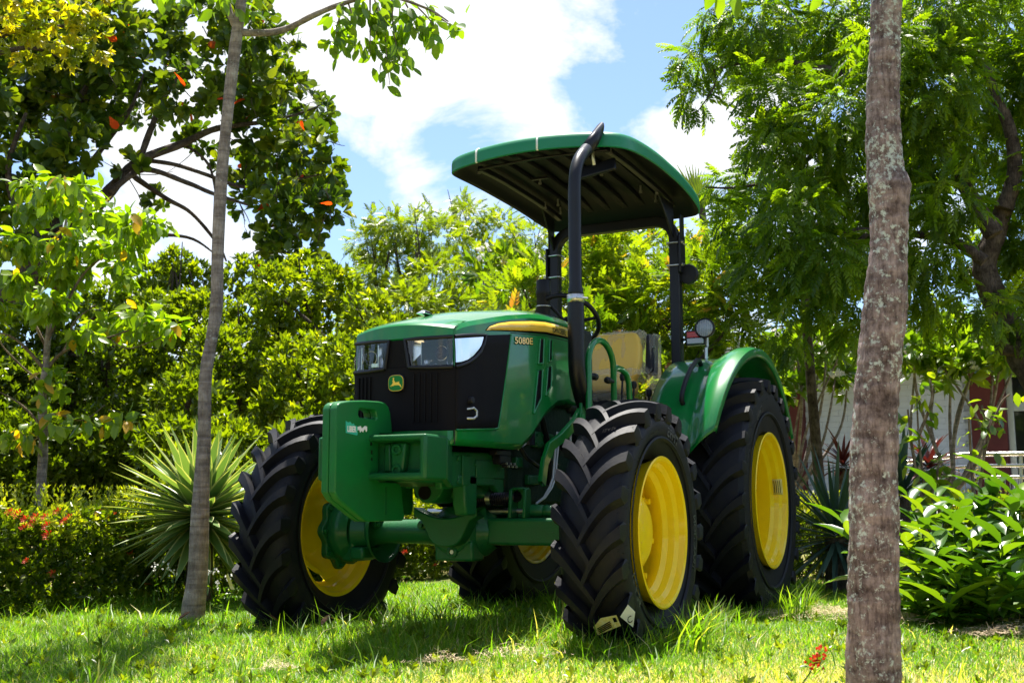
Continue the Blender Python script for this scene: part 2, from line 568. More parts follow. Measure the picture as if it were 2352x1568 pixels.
# ================================================================== BUILDING
WALL = mat('white_painted_brick', (.60, .67, .82), rough=.8, var=(3, (.52, .58, .72), .6), bump=(50, .3, .004))
MORT = mat('wall_joint', (.50, .55, .66), rough=.9)
REDP = mat('dark_red_paint', (.105, .016, .016), rough=.6, var=(5, (.07, .012, .012), .7))
SOF = mat('beige_soffit', (.45, .38, .28), rough=.8)
FASC = mat('white_fascia', (.72, .72, .70), rough=.7, var=(4, (.55, .54, .5), .7))
DGL = mat('dark_window_glass', (.012, .014, .016), rough=.06, spec=.6)
ALU = mat('aluminium', (.62, .64, .66), rough=.35, metal=.8)
PA, PB = at(1800, 1161, 17.0), at(2600, 1161, 16.4)
e1 = np.array([PB[0]-PA[0], PB[1]-PA[1], 0]); e1 /= np.linalg.norm(e1)
e2 = np.array([-e1[1], e1[0], 0])
if np.dot(e2, PA-CAM) < 0: e2 = -e2
BL = empty('building', (PA[0], PA[1], 0), 'low white brick building with dark red columns and a dark window, behind the right trees', 'building')
BL.rotation_euler = (0, 0, math.atan2(e1[1], e1[0]))
fl = 1 if np.dot(np.array([-e1[1], e1[0], 0]), e2) > 0 else -1      # local y sign that points away from the camera
def Bx(m_, s0, s1, d0, d1, z0, z1): return m_.bounds((s0, fl*d0, z0), (s1, fl*d1, z1))
wall = Bx(MB(), -4.5, 2.62, .06, .35, 0, 2.60).build('wall', MORT, BL)
brick_me = MB().box((0, 0, 0), (.2365, .05, .0765)).mesh('brick', WALL, 0)
k = 0
for r_ in range(33):
    for c_ in range(11):
        s = .36+.12+.24*c_ - (.12 if r_ % 2 else 0)
        if s < .46 or s > 2.52 or k >= 300: continue
        z = .55+.08*r_
        if z > 2.5: continue
        o = inst('brick', brick_me, wall, Matrix.Translation((s, fl*(.055+RNG.uniform(-.003, .003)), z)))
        k += 1
Bx(MB(), -4.4, .12, .03, .06, .0, 2.59).build('plain_wall_panel', WALL, wall)
Bx(Bx(MB(), .36, 2.6, .035, .06, .0, .51), .36, 2.6, .035, .06, 2.53, 2.595).build('wall_band', WALL, wall, each=True)
for s0, s1 in ((.12, .36), (2.62, 3.06)):
    Bx(MB(), s0, s1, -.14, .30, 0, 2.598).build('column', REDP, BL, bevel=.01)
Bx(MB(), -4.8, 9, -1.3, 3.5, 2.60, 2.65).build('soffit', SOF, BL)
Bx(MB(), -4.8, 9, -1.32, 3.5, 2.651, 2.98).build('roof_slab', FASC, BL, bevel=.02)
win = Bx(Bx(Bx(Bx(MB(), 3.06, 3.14, .02, .12, 0, 2.59), 3.1401, 8.5, .02, .12, 1.92, 2.04), 3.1401, 8.5, .02, .12, .1, .2), 5.2, 5.28, .02, .12, .2001, 1.9199).build('window', ALU, BL, bevel=.004)
Bx(MB(), 3.14, 8.5, .07, .09, .2, 2.59).build('pane', DGL, win)
Bx(MB(), -4.5, 9, .6, 3.4, 0, 2.59).build('interior_block', mat('dark_interior', (.02, .02, .02), rough=.9), BL)
terr = MB(); Bx(terr, 2.0, 9, -3.0, .02, -.1, .38); terr.build('terrace', mat('concrete', (.36, .34, .31), rough=.9, bump=(40, .2, .01)), BL)

# handrail
HR = empty('handrail', at(2200, 1161, 13.5)*np.array([1, 1, 0]), 'stainless steel ramp railing with thin balusters in front of the building', 'railing')
hb = np.array(HR.location)
def hp(u, v, d=13.5): return tuple(at(u, v, d)-hb)
HRM = mat('stainless_steel', (.66, .64, .60), rough=.25, metal=1.0)
for pth, rr_ in (([(2060, 1064), (2215, 1043), (2420, 1041), (2560, 1042)], .026), ([(2080, 1087), (2205, 1072), (2248, 1069), (2420, 1068), (2560, 1069)], .020),
                 ([(2260, 1071), (2243, 1075), (2236, 1084), (2240, 1094), (2258, 1095), (2420, 1095), (2560, 1096)], .018)):
    MB().tube([hp(*q) for q in pth], rr_, 10).build('rail', HRM, HR)
post_me = {}
for u in (2250, 2345, 2440):
    MB().tube([hp(u, 1043), hp(u, 1150)], .022, 8).build('post', HRM, HR)
b_m = MB().tube([(0, 0, -.62), (0, 0, -.005)], .0065, 6).mesh('baluster', HRM)
for i in range(26):
    inst('baluster', b_m, HR, Matrix.Translation(hp(2262+11.5*i, 1095)))
for i in range(11):
    inst('baluster', b_m, HR, Matrix.Translation(hp(2085+13*i, 1087-1.4*i)))
# ================================================================== TRACTOR
GREEN = mat('green_paint', (.003, .168, .030), rough=.26, spec=.25, coat=.65, var=(6, (.003, .115, .026), .6), bump=(160, .03, .002))
CAST = mat('green_cast_iron', (.003, .095, .022), rough=.45, spec=.2, coat=.32, crough=.2, bump=(95, .35, .004), var=(9, (.010, .075, .022), .7))
YEL = mat('yellow_paint', (.95, .66, .002), rough=.34, spec=.25, coat=.4, var=(8, (.84, .55, .004), .5))
RUB = mat('tyre_rubber', (.0045, .0050, .0098), rough=.46, spec=.24, bump=(70, .18, .003), var=(7, (.016, .0145, .0135), .7))
BLK = mat('black_satin', (.006, .006, .009), rough=.36, spec=.35, bump=(120, .04, .001))
GRL = mat('black_mesh_grille', (.005, .004, .005), rough=.62, spec=.15)
PLAS = mat('black_plastic', (.009, .009, .012), rough=.5, spec=.3, bump=(240, .25, .001))
LINER = mat('roof_liner', (.006, .006, .008), rough=.5, spec=.12, bump=(14, .12, .01))
STEEL = mat('bright_steel', (.62, .62, .60), rough=.28, metal=1.0, var=(30, (.35, .33, .30), .6))
CHROME = mat('chrome_reflector', (.96, .96, .96), rough=.16, metal=1.0)
WHITE = mat('white_print', (.75, .75, .72), rough=.5)
SEAT = mat('yellow_seat_vinyl', (.86, .55, .09), rough=.5)
RED = mat('red_lens', (.42, .012, .006), rough=.2, coat=.2)
FROST = mat('clear_ribbed_lens', (.26, .30, .36), rough=.12, coat=.8)
ROOFG = mat('green_roof_plastic', (.006, .19, .085), rough=.38, spec=.3, coat=.25, crough=.2, var=(5, (.016, .17, .09), .6), bump=(60, .05, .002))
LABY = mat('yellow_label', (.66, .55, .14), rough=.55, var=(60, (.80, .74, .45), .8))
TEAL = mat('teal_sticker', (.03, .42, .28), rough=.45)
INKB = mat('black_ink', (.008, .008, .008), rough=.8, spec=.04)
DECY = mat('yellow_decal', (.90, .58, .06), rough=.3, coat=.8)

def glass_mat(name, tint=(1, 1, 1), dens=.12, rough=.02):
    m = bpy.data.materials.new(name); m.use_nodes = True
    t = m.node_tree; t.nodes.remove(t.nodes['Principled BSDF'])
    o = t.nodes['Material Output']
    a_ = t.nodes.new('ShaderNodeBsdfTransparent'); a_.inputs[0].default_value = (*tint, 1)
    g = t.nodes.new('ShaderNodeBsdfGlossy'); g.inputs['Roughness'].default_value = rough
    f = t.nodes.new('ShaderNodeFresnel'); f.inputs[0].default_value = 1.5
    ad = t.nodes.new('ShaderNodeMath'); ad.operation = 'ADD'; ad.inputs[1].default_value = dens
    t.links.new(f.outputs[0], ad.inputs[0])
    x = t.nodes.new('ShaderNodeMixShader')
    t.links.new(ad.outputs[0], x.inputs[0]); t.links.new(a_.outputs[0], x.inputs[1]); t.links.new(g.outputs[0], x.inputs[2])
    t.links.new(x.outputs[0], o.inputs['Surface'])
    return m
GLASS = glass_mat('lamp_glass', dens=.03)

def film_mat():
    m = bpy.data.materials.new('clear_plastic_film'); m.use_nodes = True
    t = m.node_tree; b = t.nodes['Principled BSDF']; o = t.nodes['Material Output']
    b.inputs['Base Color'].default_value = (.85, .80, .66, 1); b.inputs['Roughness'].default_value = .16
    b.inputs['Specular IOR Level'].default_value = .8
    tcn = t.nodes.new('ShaderNodeTexCoord')
    mpn = t.nodes.new('ShaderNodeMapping'); mpn.inputs['Scale'].default_value = (1, 1.6, .55)
    n = t.nodes.new('ShaderNodeTexNoise'); n.inputs['Scale'].default_value = 16; n.inputs['Detail'].default_value = 5
    n.inputs['Distortion'].default_value = 1.2
    t.links.new(tcn.outputs['Object'], mpn.inputs[0]); t.links.new(mpn.outputs[0], n.inputs['Vector'])
    bu = t.nodes.new('ShaderNodeBump'); bu.inputs['Strength'].default_value = .8; bu.inputs['Distance'].default_value = .03
    t.links.new(n.outputs['Fac'], bu.inputs['Height']); t.links.new(bu.outputs[0], b.inputs['Normal'])
    a_ = t.nodes.new('ShaderNodeBsdfTransparent'); tr = t.nodes.new('ShaderNodeBsdfTranslucent')
    tr.inputs[0].default_value = (.95, .85, .55, 1)
    m1 = t.nodes.new('ShaderNodeMixShader'); m1.inputs[0].default_value = .45
    t.links.new(b.outputs[0], m1.inputs[1]); t.links.new(tr.outputs[0], m1.inputs[2])
    x = t.nodes.new('ShaderNodeMixShader'); x.inputs[0].default_value = .30
    t.links.new(a_.outputs[0], x.inputs[1]); t.links.new(m1.outputs[0], x.inputs[2])
    t.links.new(x.outputs[0], o.inputs['Surface'])
    return m
FILM = film_mat()

TR = empty('tractor', (0, 0, 0), 'green open-station farm tractor with yellow wheels and a flat canopy, parked on the lawn', 'tractor')

def itp(x, xs, ys): return float(np.interp(x, xs, ys))

# ---------------- hood
HX = [-.66, -.5, -.35, -.2, -.05, .06, .17, .30, .42, .50, .56, .595, .612]
def hw_(x): return itp(x, [-.62, -.2, .2, .42, .53, .58, .60, .612], [.292, .308, .300, .286, .272, .262, .256, .250])
def hs_(x): return itp(x, [-.66, -.5, -.1, .2, .54, .60, .612], [1.635, 1.640, 1.615, 1.562, 1.484, 1.460, 1.452])
def ht_(x): return itp(x, [-.70, -.55, -.19, .27, .6, .612], [1.695, 1.712, 1.668, 1.587, 1.497, 1.490])
def hb_(x): return itp(x, [-.66, -.5, -.347, -.26, -.184, -.073, .021, .09, .7], [1.21, 1.207, 1.185, 1.155, 1.115, 1.025, .965, .949, .949])
def hsec(x):
    wd, s, t, b = hw_(x), hs_(x), ht_(x), hb_(x)
    return [(wd-.012, b), (wd, b+.028), (wd+.002, .5*(b+s)-.02), (wd, s-.11), (wd-.006, s-.020), (wd-.020, s), (wd-.085, s+.42*(t-s)), (wd*.36, t-.006), (0, t)]
def sidey(x, z):
    q = hsec(x)[:6]
    return itp(z, [p[1] for p in q], [p[0] for p in q])
def xf(y): return .672-.060*(y/.255)**2
m = MB()
rows = []
for x in HX:
    h = hsec(x)
    rows.append([(x, y, z) for y, z in h] + [(x, -y, z) for y, z in reversed(h[:-1])])
m.grid(rows)
hood = m.build('hood', GREEN, TR, smooth=21, solid=.010)
# nose: lip above the lamps and the front of the top panel
m = MB()
ysx = np.linspace(-.247, .247, 23)
def zc_(y): return 1.455+.022*(1-(y/.25)**2)
def topz(x, y):
    wd, s, t = hw_(x), hs_(x), ht_(x)
    return s+(t-s)*max(0, 1-(abs(y)/(wd-.02))**2)
m.grid([[(.47, y, topz(.47, y)-.001) for y in ysx], [(.53, y, topz(.53, y)+.0015) for y in ysx], [(xf(y)-.040, y, zc_(y)+.010) for y in ysx], [(xf(y)-.010, y, zc_(y)) for y in ysx], [(xf(y)-.001, y, zc_(y)-.010) for y in ysx],
        [(xf(y), y, 1.410) for y in ysx], [(xf(y)-.012, y, 1.400) for y in ysx]])
m.build('hood_nose', GREEN, hood, smooth=30)
m = MB()
m.grid([[(xf(y)-.006, y, .949) for y in ysx], [(xf(y)+.002, y, .956) for y in ysx], [(xf(y)+.002, y, 1.010) for y in ysx], [(xf(y)-.006, y, 1.015) for y in ysx]])
m.build('lower_grille_bar', GREEN, hood, smooth=30, solid=.01)
MB().box((.40, -.02, 1.567), (.10, .05, .018), taper=(.4, .4)).build('hood_latch', CHROME, hood, bevel=.004)

def side_patch(name, poly_rows, mt, parent, off=.003, sgn=1):
    """rows of (x, z); laid on the hood side at +off"""
    mm = MB()
    mm.grid([[(x, sgn*(sidey(x, z)+off), z) for x, z in r_] for r_ in poly_rows])
    return mm.build(name, mt, parent, smooth=30, solid=.003)

def lerp_row(a_, b_, n): return [(a_[0]+(b_[0]-a_[0])*i/n, a_[1]+(b_[1]-a_[1])*i/n) for i in range(n+1)]
# ---------------- grille
t_ = GRL.node_tree
wv = t_.nodes.new('ShaderNodeTexWave'); wv.bands_direction = 'Z'; wv.inputs['Scale'].default_value = 90
tcn = t_.nodes.new('ShaderNodeTexCoord'); t_.links.new(tcn.outputs['Object'], wv.inputs['Vector'])
bu = t_.nodes.new('ShaderNodeBump'); bu.inputs['Strength'].default_value = .5; bu.inputs['Distance'].default_value = .003
t_.links.new(wv.outputs['Fac'], bu.inputs['Height']); t_.links.new(bu.outputs[0], t_.nodes['Principled BSDF'].inputs['Normal'])
m = MB()
ysg = np.linspace(-.2555, .2555, 25)
m.grid([[(xf(y)+.0025, y, z) for y in ysg] for z in (1.012, 1.1, 1.2, 1.283)])
ysc = np.linspace(-.074, .074, 7)
m.grid([[(xf(y)-.003, y, z) for y in ysc] for z in (1.283, 1.34, 1.403)])
grille = m.build('grille', GRL, TR, smooth=30)
for y in [-.220, -.195, -.170, -.145, .085, .110, .135, .160, .185]:
    MB().prism([(y-.004, 1.05), (y+.004, 1.05), (y+.004, 1.255), (y-.004, 1.255)], xf(y)+.001, xf(y)+.0085, 'yz').build('grille_rib', GRL, grille)
nn = 8
for sg in (1, -1):
    rws = [lerp_row((.612, 1.014), (.612, 1.412), nn)]
    for i in range(1, 25):
        f = i/24
        rws.append(lerp_row((.612+(.294-.612)*f, 1.014+(1.039-1.014)*f), (.612+(.175-.612)*f, 1.412+(1.475-1.412)*f), nn))
    side_patch('grille_wing', rws, GRL, grille, .0045, sg)
    e_ = [(x, sg*(sidey(x, z)+.004), z) for x, z in lerp_row((.175, 1.475), (.288, 1.062), 6)+[(.298, 1.038), (.33, 1.031)]+lerp_row((.36, 1.029), (.606, 1.013), 4)]
    MB().tube(e_, .005, 8).build('grille_trim', GREEN, grille)
# prop hook and knob on the wing
k = [(.540, sidey(.54, 1.1), 1.106), (.515, .292, 1.112), (.497, .297, 1.10), (.497, .297, 1.078), (.515, .292, 1.066), (.540, sidey(.54, 1.07), 1.066)]
MB().tube(k, .006, 8).build('latch_hook', STEEL, grille)
MB().lathe([(.0, .016), (.016, .016), (.02, .012), (.02, 0)], (.524, .276, 1.144), 'y', 14).build('latch_knob', PLAS, grille)

# ---------------- headlights
def headlight(sg):
    def fp(y, z, o): return (xf(y)+o, sg*y, z)
    IT, IB, CO = .050, .072, .246
    def inner(z): return itp(z, [1.280, 1.400], [IB, IT])
    # surround on the front: a bent strip
    m = MB()
    ringp = [(inner(1.283)-.012, 1.283), (.10, 1.281), (.15, 1.279), (.20, 1.280), (CO, 1.281)]
    m.tube([fp(y, z, .002) for y, z in ringp], .0095, 8)
    H = m.build('headlight', BLK, TR, smooth=60)
    MB().tube([fp(inner(1.283)-.012, 1.283, .002), fp(inner(1.34)-.010, 1.34, .002), fp(inner(1.40)-.010, 1.403, .002), fp(.10, 1.405, .002), fp(.16, 1.407, .001), fp(.21, 1.409, .001), fp(CO, 1.411, 0)], .0085, 8).build('lamp_bezel', BLK, H, smooth=60)
    edge_ = [(.612, 1.281), (.58, 1.290), (.538, 1.306), (.49, 1.330), (.444, 1.366), (.415, 1.41), (.400, 1.443), (.50, 1.430), (.56, 1.421), (.612, 1.411)]
    MB().tube([(x, sg*(sidey(x, z)+.006), z) for x, z in edge_], .0085, 8).build('lamp_surround', BLK, H, smooth=60)
    m = MB()
    rr = []
    for i in range(25):
        x = .612 + (.423-.612)*i/24
        zt = itp(x, [.423, .612], [1.432, 1.402])
        zb = itp(x, [.423, .440, .458, .50, .542, .58, .612], [1.428, 1.395, 1.376, 1.342, 1.319, 1.306, 1.300])
        rr.append([(x, sg*(sidey(x, z)+.0075), z) for z in (zb, .5*(zb+zt), zt)])
    m.grid(rr)
    m.build('reflector_wing', CHROME, H, smooth=40)
    # recessed reflector bowl
    m = MB()
    ya, yb = .052, .244
    zb, zt = 1.288, 1.402
    n_ = 6
    yy = np.linspace(ya, yb, n_)
    fr_b = [fp(y, zb, -.004) for y in yy]; fr_t = [fp(y, zt, -.004) for y in yy]
    yk = np.linspace(ya+.055, yb-.022, n_)
    bk_b = [(.604-.010*i/n_, sg*y, zb+.012) for i, y in enumerate(yk)]; bk_t = [(.574-.010*i/n_, sg*y, zt-.016) for i, y in enumerate(yk)]
    m.grid([fr_b, bk_b, bk_t, fr_t])
    m.add([fr_b[0], bk_b[0], bk_t[0], fr_t[0], fr_b[-1], bk_b[-1], bk_t[-1], fr_t[-1]], [(0, 1, 2, 3), (4, 7, 6, 5)])
    m.build('reflector', CHROME, H, smooth=0)
    for a_ in (.108, .215):
        MB().bounds((.592, sg*a_, zb+.008), (xf(a_)-.012, sg*(a_+.003), zt-.01)).build('reflector_rib', CHROME, H, smooth=0)
    MB().bounds((.596, sg*.118, zb+.010), (.640, sg*.150, zb+.026)).build('reflector_step', CHROME, H, smooth=0)
    m = MB().lathe([(-.04, .026), (.0, .026), (.010, .021), (.012, .013), (.026, .012), (.030, 0)], (.612, sg*.180, 1.345), 'x', 20)
    m.build('bulb', PLAS, H)
    m = MB().lathe([(.0, .036), (.003, .030), (-.02, .028)], (.598, sg*.180, 1.345), 'x', 28)
    m.build('bulb_ring', STEEL, H)
    m = MB()
    m.grid([[fp(y0_+(CO-y0_)*k/7, z, .001) for z, y0_ in ((1.286, IB), (1.345, .06), (1.403, IT))] for k in range(8)])
    m.build('lens', GLASS, H, smooth=40)
headlight(1); headlight(-1)

# panel seams
SEAM = mat('panel_gap', (.003, .006, .004), rough=.8)
for sg in (1, -1):
    MB().tube([(.612, sg*.2525, .950), (.612, sg*.2525, 1.013)], .0022, 5).build('panel_seam', SEAM, hood)
    MB().tube([(x, sg*(sidey(x, itp(x, [-.6, -.2, .17, .39, .60], [1.536, 1.519, 1.484, 1.452, 1.424]))+.0005), itp(x, [-.6, -.2, .17, .39, .60], [1.536, 1.519, 1.484, 1.452, 1.424])) for x in np.linspace(-.6, .17, 12)], .0020, 5).build('panel_seam', SEAM, hood)

# ---------------- badge with leaping deer
def rr_poly(cy, cz, a_, b_, n=32, p=3.2):
    return [(cy+a_*math.copysign(abs(math.cos(t))**(2/p), math.cos(t)), cz+b_*math.copysign(abs(math.sin(t))**(2/p), math.sin(t))) for t in np.linspace(0, 2*math.pi, n, endpoint=False)]
BC = (.005, 1.217)
m = MB().prism(rr_poly(*BC, .041, .038), .660, .684, 'yz')
badge = m.build('badge', BLK, TR, bevel=.003)
MB().prism(rr_poly(*BC, .0375, .0345), .6842, .6858, 'yz').build('badge_rim', DECY, badge)
MB().prism(rr_poly(*BC, .0355, .0325), .6859, .6874, 'yz').build('badge_field', GREEN, badge)
deer = [(-.030, -.012), (-.018, -.0035), (-.013, .004), (-.012, .010), (-.0165, .0115), (-.0155, .0145), (-.011, .0155), (-.013, .021), (-.0165, .024), (-.0125, .0235),
        (-.0115, .028), (-.0095, .023), (-.0075, .0275), (-.0065, .0225), (-.0085, .016), (-.005, .012), (-.002, .0055), (.010, .0065), (.016, .0075), (.0185, .011),
        (.0185, .0055), (.020, .000), (.026, -.006), (.0285, -.0125), (.0335, -.0175), (.026, -.015), (.0215, -.009), (.013, -.006), (.003, -.0065), (-.004, -.0055), (-.009, -.0085),
        (-.015, -.009), (-.020, -.0135), (-.0145, -.007), (-.020, -.0085)]
MB().prism([(BC[0]+a_, BC[1]-.003+b_) for a_, b_ in deer], .6875, .6890, 'yz').build('deer_emblem', DECY, badge, smooth=0)

# ---------------- side decals
def text_mesh(name, body, size, mt, parent, fn, extrude=0.0, spacing=1.0, xs=1.0, bold=0):
    c = bpy.data.curves.new(name, 'FONT')
    c.body = body; c.size = size; c.space_character = spacing; c.resolution_u = 3; c.offset = bold
    o = bpy.data.objects.new(name+'_tmp', c)
    COL.objects.link(o)
    dg = bpy.context.evaluated_depsgraph_get()
    me = bpy.data.meshes.new_from_object(o.evaluated_get(dg))
    bpy.data.objects.remove(o); bpy.data.curves.remove(c)
    for v in me.vertices:
        v.co = Vector(fn(v.co.x*xs, v.co.y))
    me.materials.clear(); me.materials.append(mt)
    me.name = name
    return inst(name, me, parent)

for sg in (1, -1):
    topx = [(.385, 1.468), (.357, 1.487), (.282, 1.512), (.17, 1.536), (-.053, 1.570), (-.2, 1.586), (-.38, 1.597), (-.506, 1.600)]
    yb = [(.391, 1.466), (.345, 1.474), (.270, 1.484), (.16, 1.497), (-.053, 1.523), (-.2, 1.538), (-.38, 1.548), (-.506, 1.553)]
    bb = [(.393, 1.464), (.345, 1.470), (.270, 1.479), (.16, 1.491), (-.053, 1.512), (-.2, 1.525), (-.38, 1.537), (-.506, 1.543)]
    stripe = side_patch('hood_stripe', [list(z) for z in zip(*[[(a_[0]+.0, a_[1]+.004) for a_ in topx], [(a_[0], a_[1]) for a_ in bb]])], INKB, hood, .002, sg)
    mid1 = [(.5*(p[0]+q[0]), .5*(p[1]+q[1])) for p, q in zip(topx, yb)]
    side_patch('stripe_band', [list(z) for z in zip(topx, mid1, yb)], DECY, stripe, .0035, sg)
    # thin darker pinstripes inside the band
    for f in (.25, .45, .65, .85):
        ln = [(p[0]*(1-f)+q[0]*f, p[1]*(1-f)+q[1]*f) for p, q in zip(topx, yb)][1:6]
        MB().tube([(x, sg*(sidey(x, z)+.0037), z) for x, z in ln], .0008, 4).build('pinstripe', mat('ochre_line', (.55, .30, .02), rough=.4) if 'ochre_line' not in bpy.data.materials else bpy.data.materials['ochre_line'], stripe)
    def onside(x0, z0, slope):
        def fn(tx, ty):
            x = x0 - sg*tx if sg > 0 else x0 + tx
            z = z0 + ty + slope*tx
            return (x, sg*(sidey(x, z)+.006), z)
        return fn
    text_mesh('lettering', 'JOHN DEERE', .040, INKB, stripe, onside(-.286 if sg > 0 else -.50, 1.549 if sg > 0 else 1.557, .045 if sg > 0 else -.045), spacing=.88, xs=.86, bold=.0006)
    def onside2(dx, dz, off):
        def fn(tx, ty):
            x = (.139+dx - tx) if sg > 0 else (-.058+dx + tx)
            z = (1.438+dz + ty + .10*tx) if sg > 0 else (1.458+dz + ty - .10*tx)
            return (x, sg*(sidey(x, z)+off), z)
        return fn
    nm = text_mesh('model_number', '5080E', .044, INKB, hood, onside2(-.003, -.003, .0025), xs=1.72, bold=.0012)
    text_mesh('number_face', '5080E', .044, DECY, nm, onside2(0, 0, .0045), xs=1.72, bold=.0008)
    # louvre vents
    for pl in ([(-.130, 1.494), (-.172, 1.499), (-.156, 1.378), (-.105, 1.369)], [(-.100, 1.335), (-.149, 1.346), (-.133, 1.205), (-.054, 1.129)],
               [(-.243, 1.502), (-.276, 1.506), (-.264, 1.403), (-.228, 1.395)], [(-.211, 1.362), (-.260, 1.374), (-.250, 1.271), (-.186, 1.225)]):
        a_, b_, c_, d_ = pl
        vent = side_patch('side_vent', [lerp_row(a_, d_, 5), lerp_row(b_, c_, 5)], GRL, hood, .003, sg)
        mm = MB()
        for i in range(1, 12):
            f = i/12
            p = (a_[0]+(d_[0]-a_[0])*f, a_[1]+(d_[1]-a_[1])*f); q = (b_[0]+(c_[0]-b_[0])*f, b_[1]+(c_[1]-b_[1])*f)
            mm.tube([(p[0], sg*(sidey(*p)+.004), p[1]), (q[0], sg*(sidey(*q)+.004), q[1]+.006)], .0022, 4)
        mm.build('vent_louvre', GRL, vent)
        loop = [a_, d_, c_, b_, a_]
        MB().tube([(x, sg*(sidey(x, z)+.003), z) for x, z in (lerp_row(b_, c_, 4) + [d_] + lerp_row(d_, a_, 4))], .0055, 6).build('vent_frame', GREEN, vent)

# ---------------- engine and chassis under the hood
m = MB()
m.bounds((-.78, -.20, .70), (.02, .20, 1.24)); m.bounds((.02, -.24, .965), (.62, .24, 1.20)); m.bounds((-.7, -.24, 1.20), (.60, .24, 1.40))
m.build('engine_block', mat('dark_engine_green', (.002, .016, .006), rough=.6, spec=.2, bump=(40, .4, .01)), TR, bevel=.02)
m = MB()
for sg in (1, -1):
    pl = [(.62, .925), (-.05, .945), (-.62, .93), (-.62, .70), (-.42, .62), (-.20, .62), (-.12, .69), (.02, .72), (.14, .80), (.60, .765)]
    m.prism(pl, sg*.185, sg*.150)
frame = m.build('chassis_frame', CAST, TR, bevel=.008)
# bosses, pads and holes on the frame side
m = MB()
for (x, z, rr) in [(.56, .90, .012), (.56, .80, .012), (.46, .90, .012), (.46, .80, .012), (.30, .88, .01), (.10, .86, .01), (-.30, .72, .018), (-.36, .66, .014), (-.5, .86, .02)]:
    m.lathe([(0, rr), (.008, rr), (.008, 0)], (x, .185, z), 'y', 10)
m.bounds((.50, .185, .785), (.585, .194, .915)); m.bounds((.36, .185, .785), (.43, .194, .915)); m.bounds((.02, .185, .82), (.30, .192, .90))
m.build('frame_boss', CAST, frame, bevel=.003, each=True)
m = MB()
for (x, z, rr) in [(-.12, .80, .026), (-.20, .80, .016), (-.22, .70, .014), (-.33, .86, .022), (-.33, .74, .018)]:
    m.lathe([(0, rr), (.003, rr*.9), (.003, 0)], (x, .1855, z), 'y', 16)
m.build('frame_hole', INKB, frame, each=True)
m = MB()
m.bounds((.02, .19, .925), (.17, .225, .95)); m.bounds((.03, .19, .885), (.14, .23, .925))
for i in range(6): m.lathe([(0, .008), (.03, .008), (.03, 0)], (.035+i*.02, .228, .875+.012*(i % 2)), 'y', 8)
mb_ = m.build('valve_block', BLK, frame, bevel=.004)
m = MB()
for i in range(6): m.lathe([(0, .006), (.006, .006), (.006, 0)], (.035+i*.02, .258, .875+.012*(i % 2)), 'y', 8)
m.build('fitting', STEEL, mb_, each=True)
# radiator shroud underside / sump
m = MB(); m.bounds((-.70, -.13, .56), (-.15, .13, .74)); m.bounds((-.1, -.14, .73), (.30, .14, .93))
m.build('oil_sump', CAST, TR, bevel=.02)
# front support casting above the axle
m = MB()
m.bounds((.12, -.19, .785), (.46, .19, .83))
for y0, y1 in ((-.205, -.140), (.125, .190)):
    m.prism([(.29, .83), (.41, .83), (.40, .70), (.38, .655), (.30, .655), (.29, .70)], y0, y1)
ys = np.linspace(-.118, .118, 13)
rows_t = [[(.40, y, .80), (.40, y, .775-.085*max(0, 1-(y/.07)**2)**.5*.8), (.22, y, .775-.085*max(0, 1-(y/.07)**2)**.5*.8), (.22, y, .80)] for y in ys]
m.grid(rows_t)
m.build('axle_support', CAST, TR, bevel=.008)
MB().lathe([(0, .032), (.006, .030), (.006, .0)], (.402, -.015, .755), 'x', 20).build('support_hole', INKB, TR)

# ---------------- front bracket
zt, zb, X0, X1, Y = .985, .802, .690, .866, .264
pk = (-Y+.030, Y-.032, zb+.027, zt-.024, .775)      # pocket y0, y1, z0, z1, back x
m = MB()
V = [(X1, -Y, zb), (X1, Y, zb), (X1, Y, zt), (X1, -Y, zt), (X0, -Y, zb), (X0, Y, zb), (X0, Y, zt), (X0, -Y, zt),
     (X1, pk[0], pk[2]), (X1, pk[1], pk[2]), (X1, pk[1], pk[3]), (X1, pk[0], pk[3]), (pk[4], pk[0]+.008, pk[2]+.008), (pk[4], pk[1]-.008, pk[2]+.008), (pk[4], pk[1]-.008, pk[3]-.008), (pk[4], pk[0]+.008, pk[3]-.008)]
F = [(0, 1, 9, 8), (1, 2, 10, 9), (2, 3, 11, 10), (3, 0, 8, 11), (8, 9, 13, 12), (9, 10, 14, 13), (10, 11, 15, 14), (11, 8, 12, 15), (12, 13, 14, 15), (1, 5, 6, 2), (4, 0, 3, 7), (3, 2, 6, 7), (0, 4, 5, 1), (5, 4, 7, 6)]
m.add(V, F)
bracket = m.build('front_weight_bracket', CAST, TR, bevel=.011, seg=3)
MB().prism([(.068, .834), (.125, .834), (.140, .955), (.062, .955)], .778, .815, 'yz').build('bracket_pad', CAST, bracket, bevel=.01, seg=3)
MB().prism([(.020, .836), (.055, .836), (.050, .953), (.020, .953)], .778, .795, 'yz').build('bracket_pad', CAST, bracket, bevel=.008, seg=3)
for (y, z) in ((.098, .926), (.098, .842)):
    MB().lathe([(-.02, .023), (.008, .023), (.012, .020), (.012, .012), (.002, .012), (.002, 0)], (.815, y, z), 'x', 18).build('bracket_bolt', CAST, bracket)
for sg in (1, -1):
    V = [(X0, sg*.263, .980), (X0, sg*.263, .806), (.545, sg*.205, .775), (.545, sg*.205, .952), (X0, sg*.232, .980), (X0, sg*.232, .806), (.545, sg*.175, .775), (.545, sg*.175, .952)]
    MB().add(V, [(0, 1, 2, 3), (4, 7, 6, 5), (0, 3, 7, 4), (1, 5, 6, 2), (2, 6, 7, 3), (0, 4, 5, 1)]).build('bracket_cheek', CAST, bracket, bevel=.004)
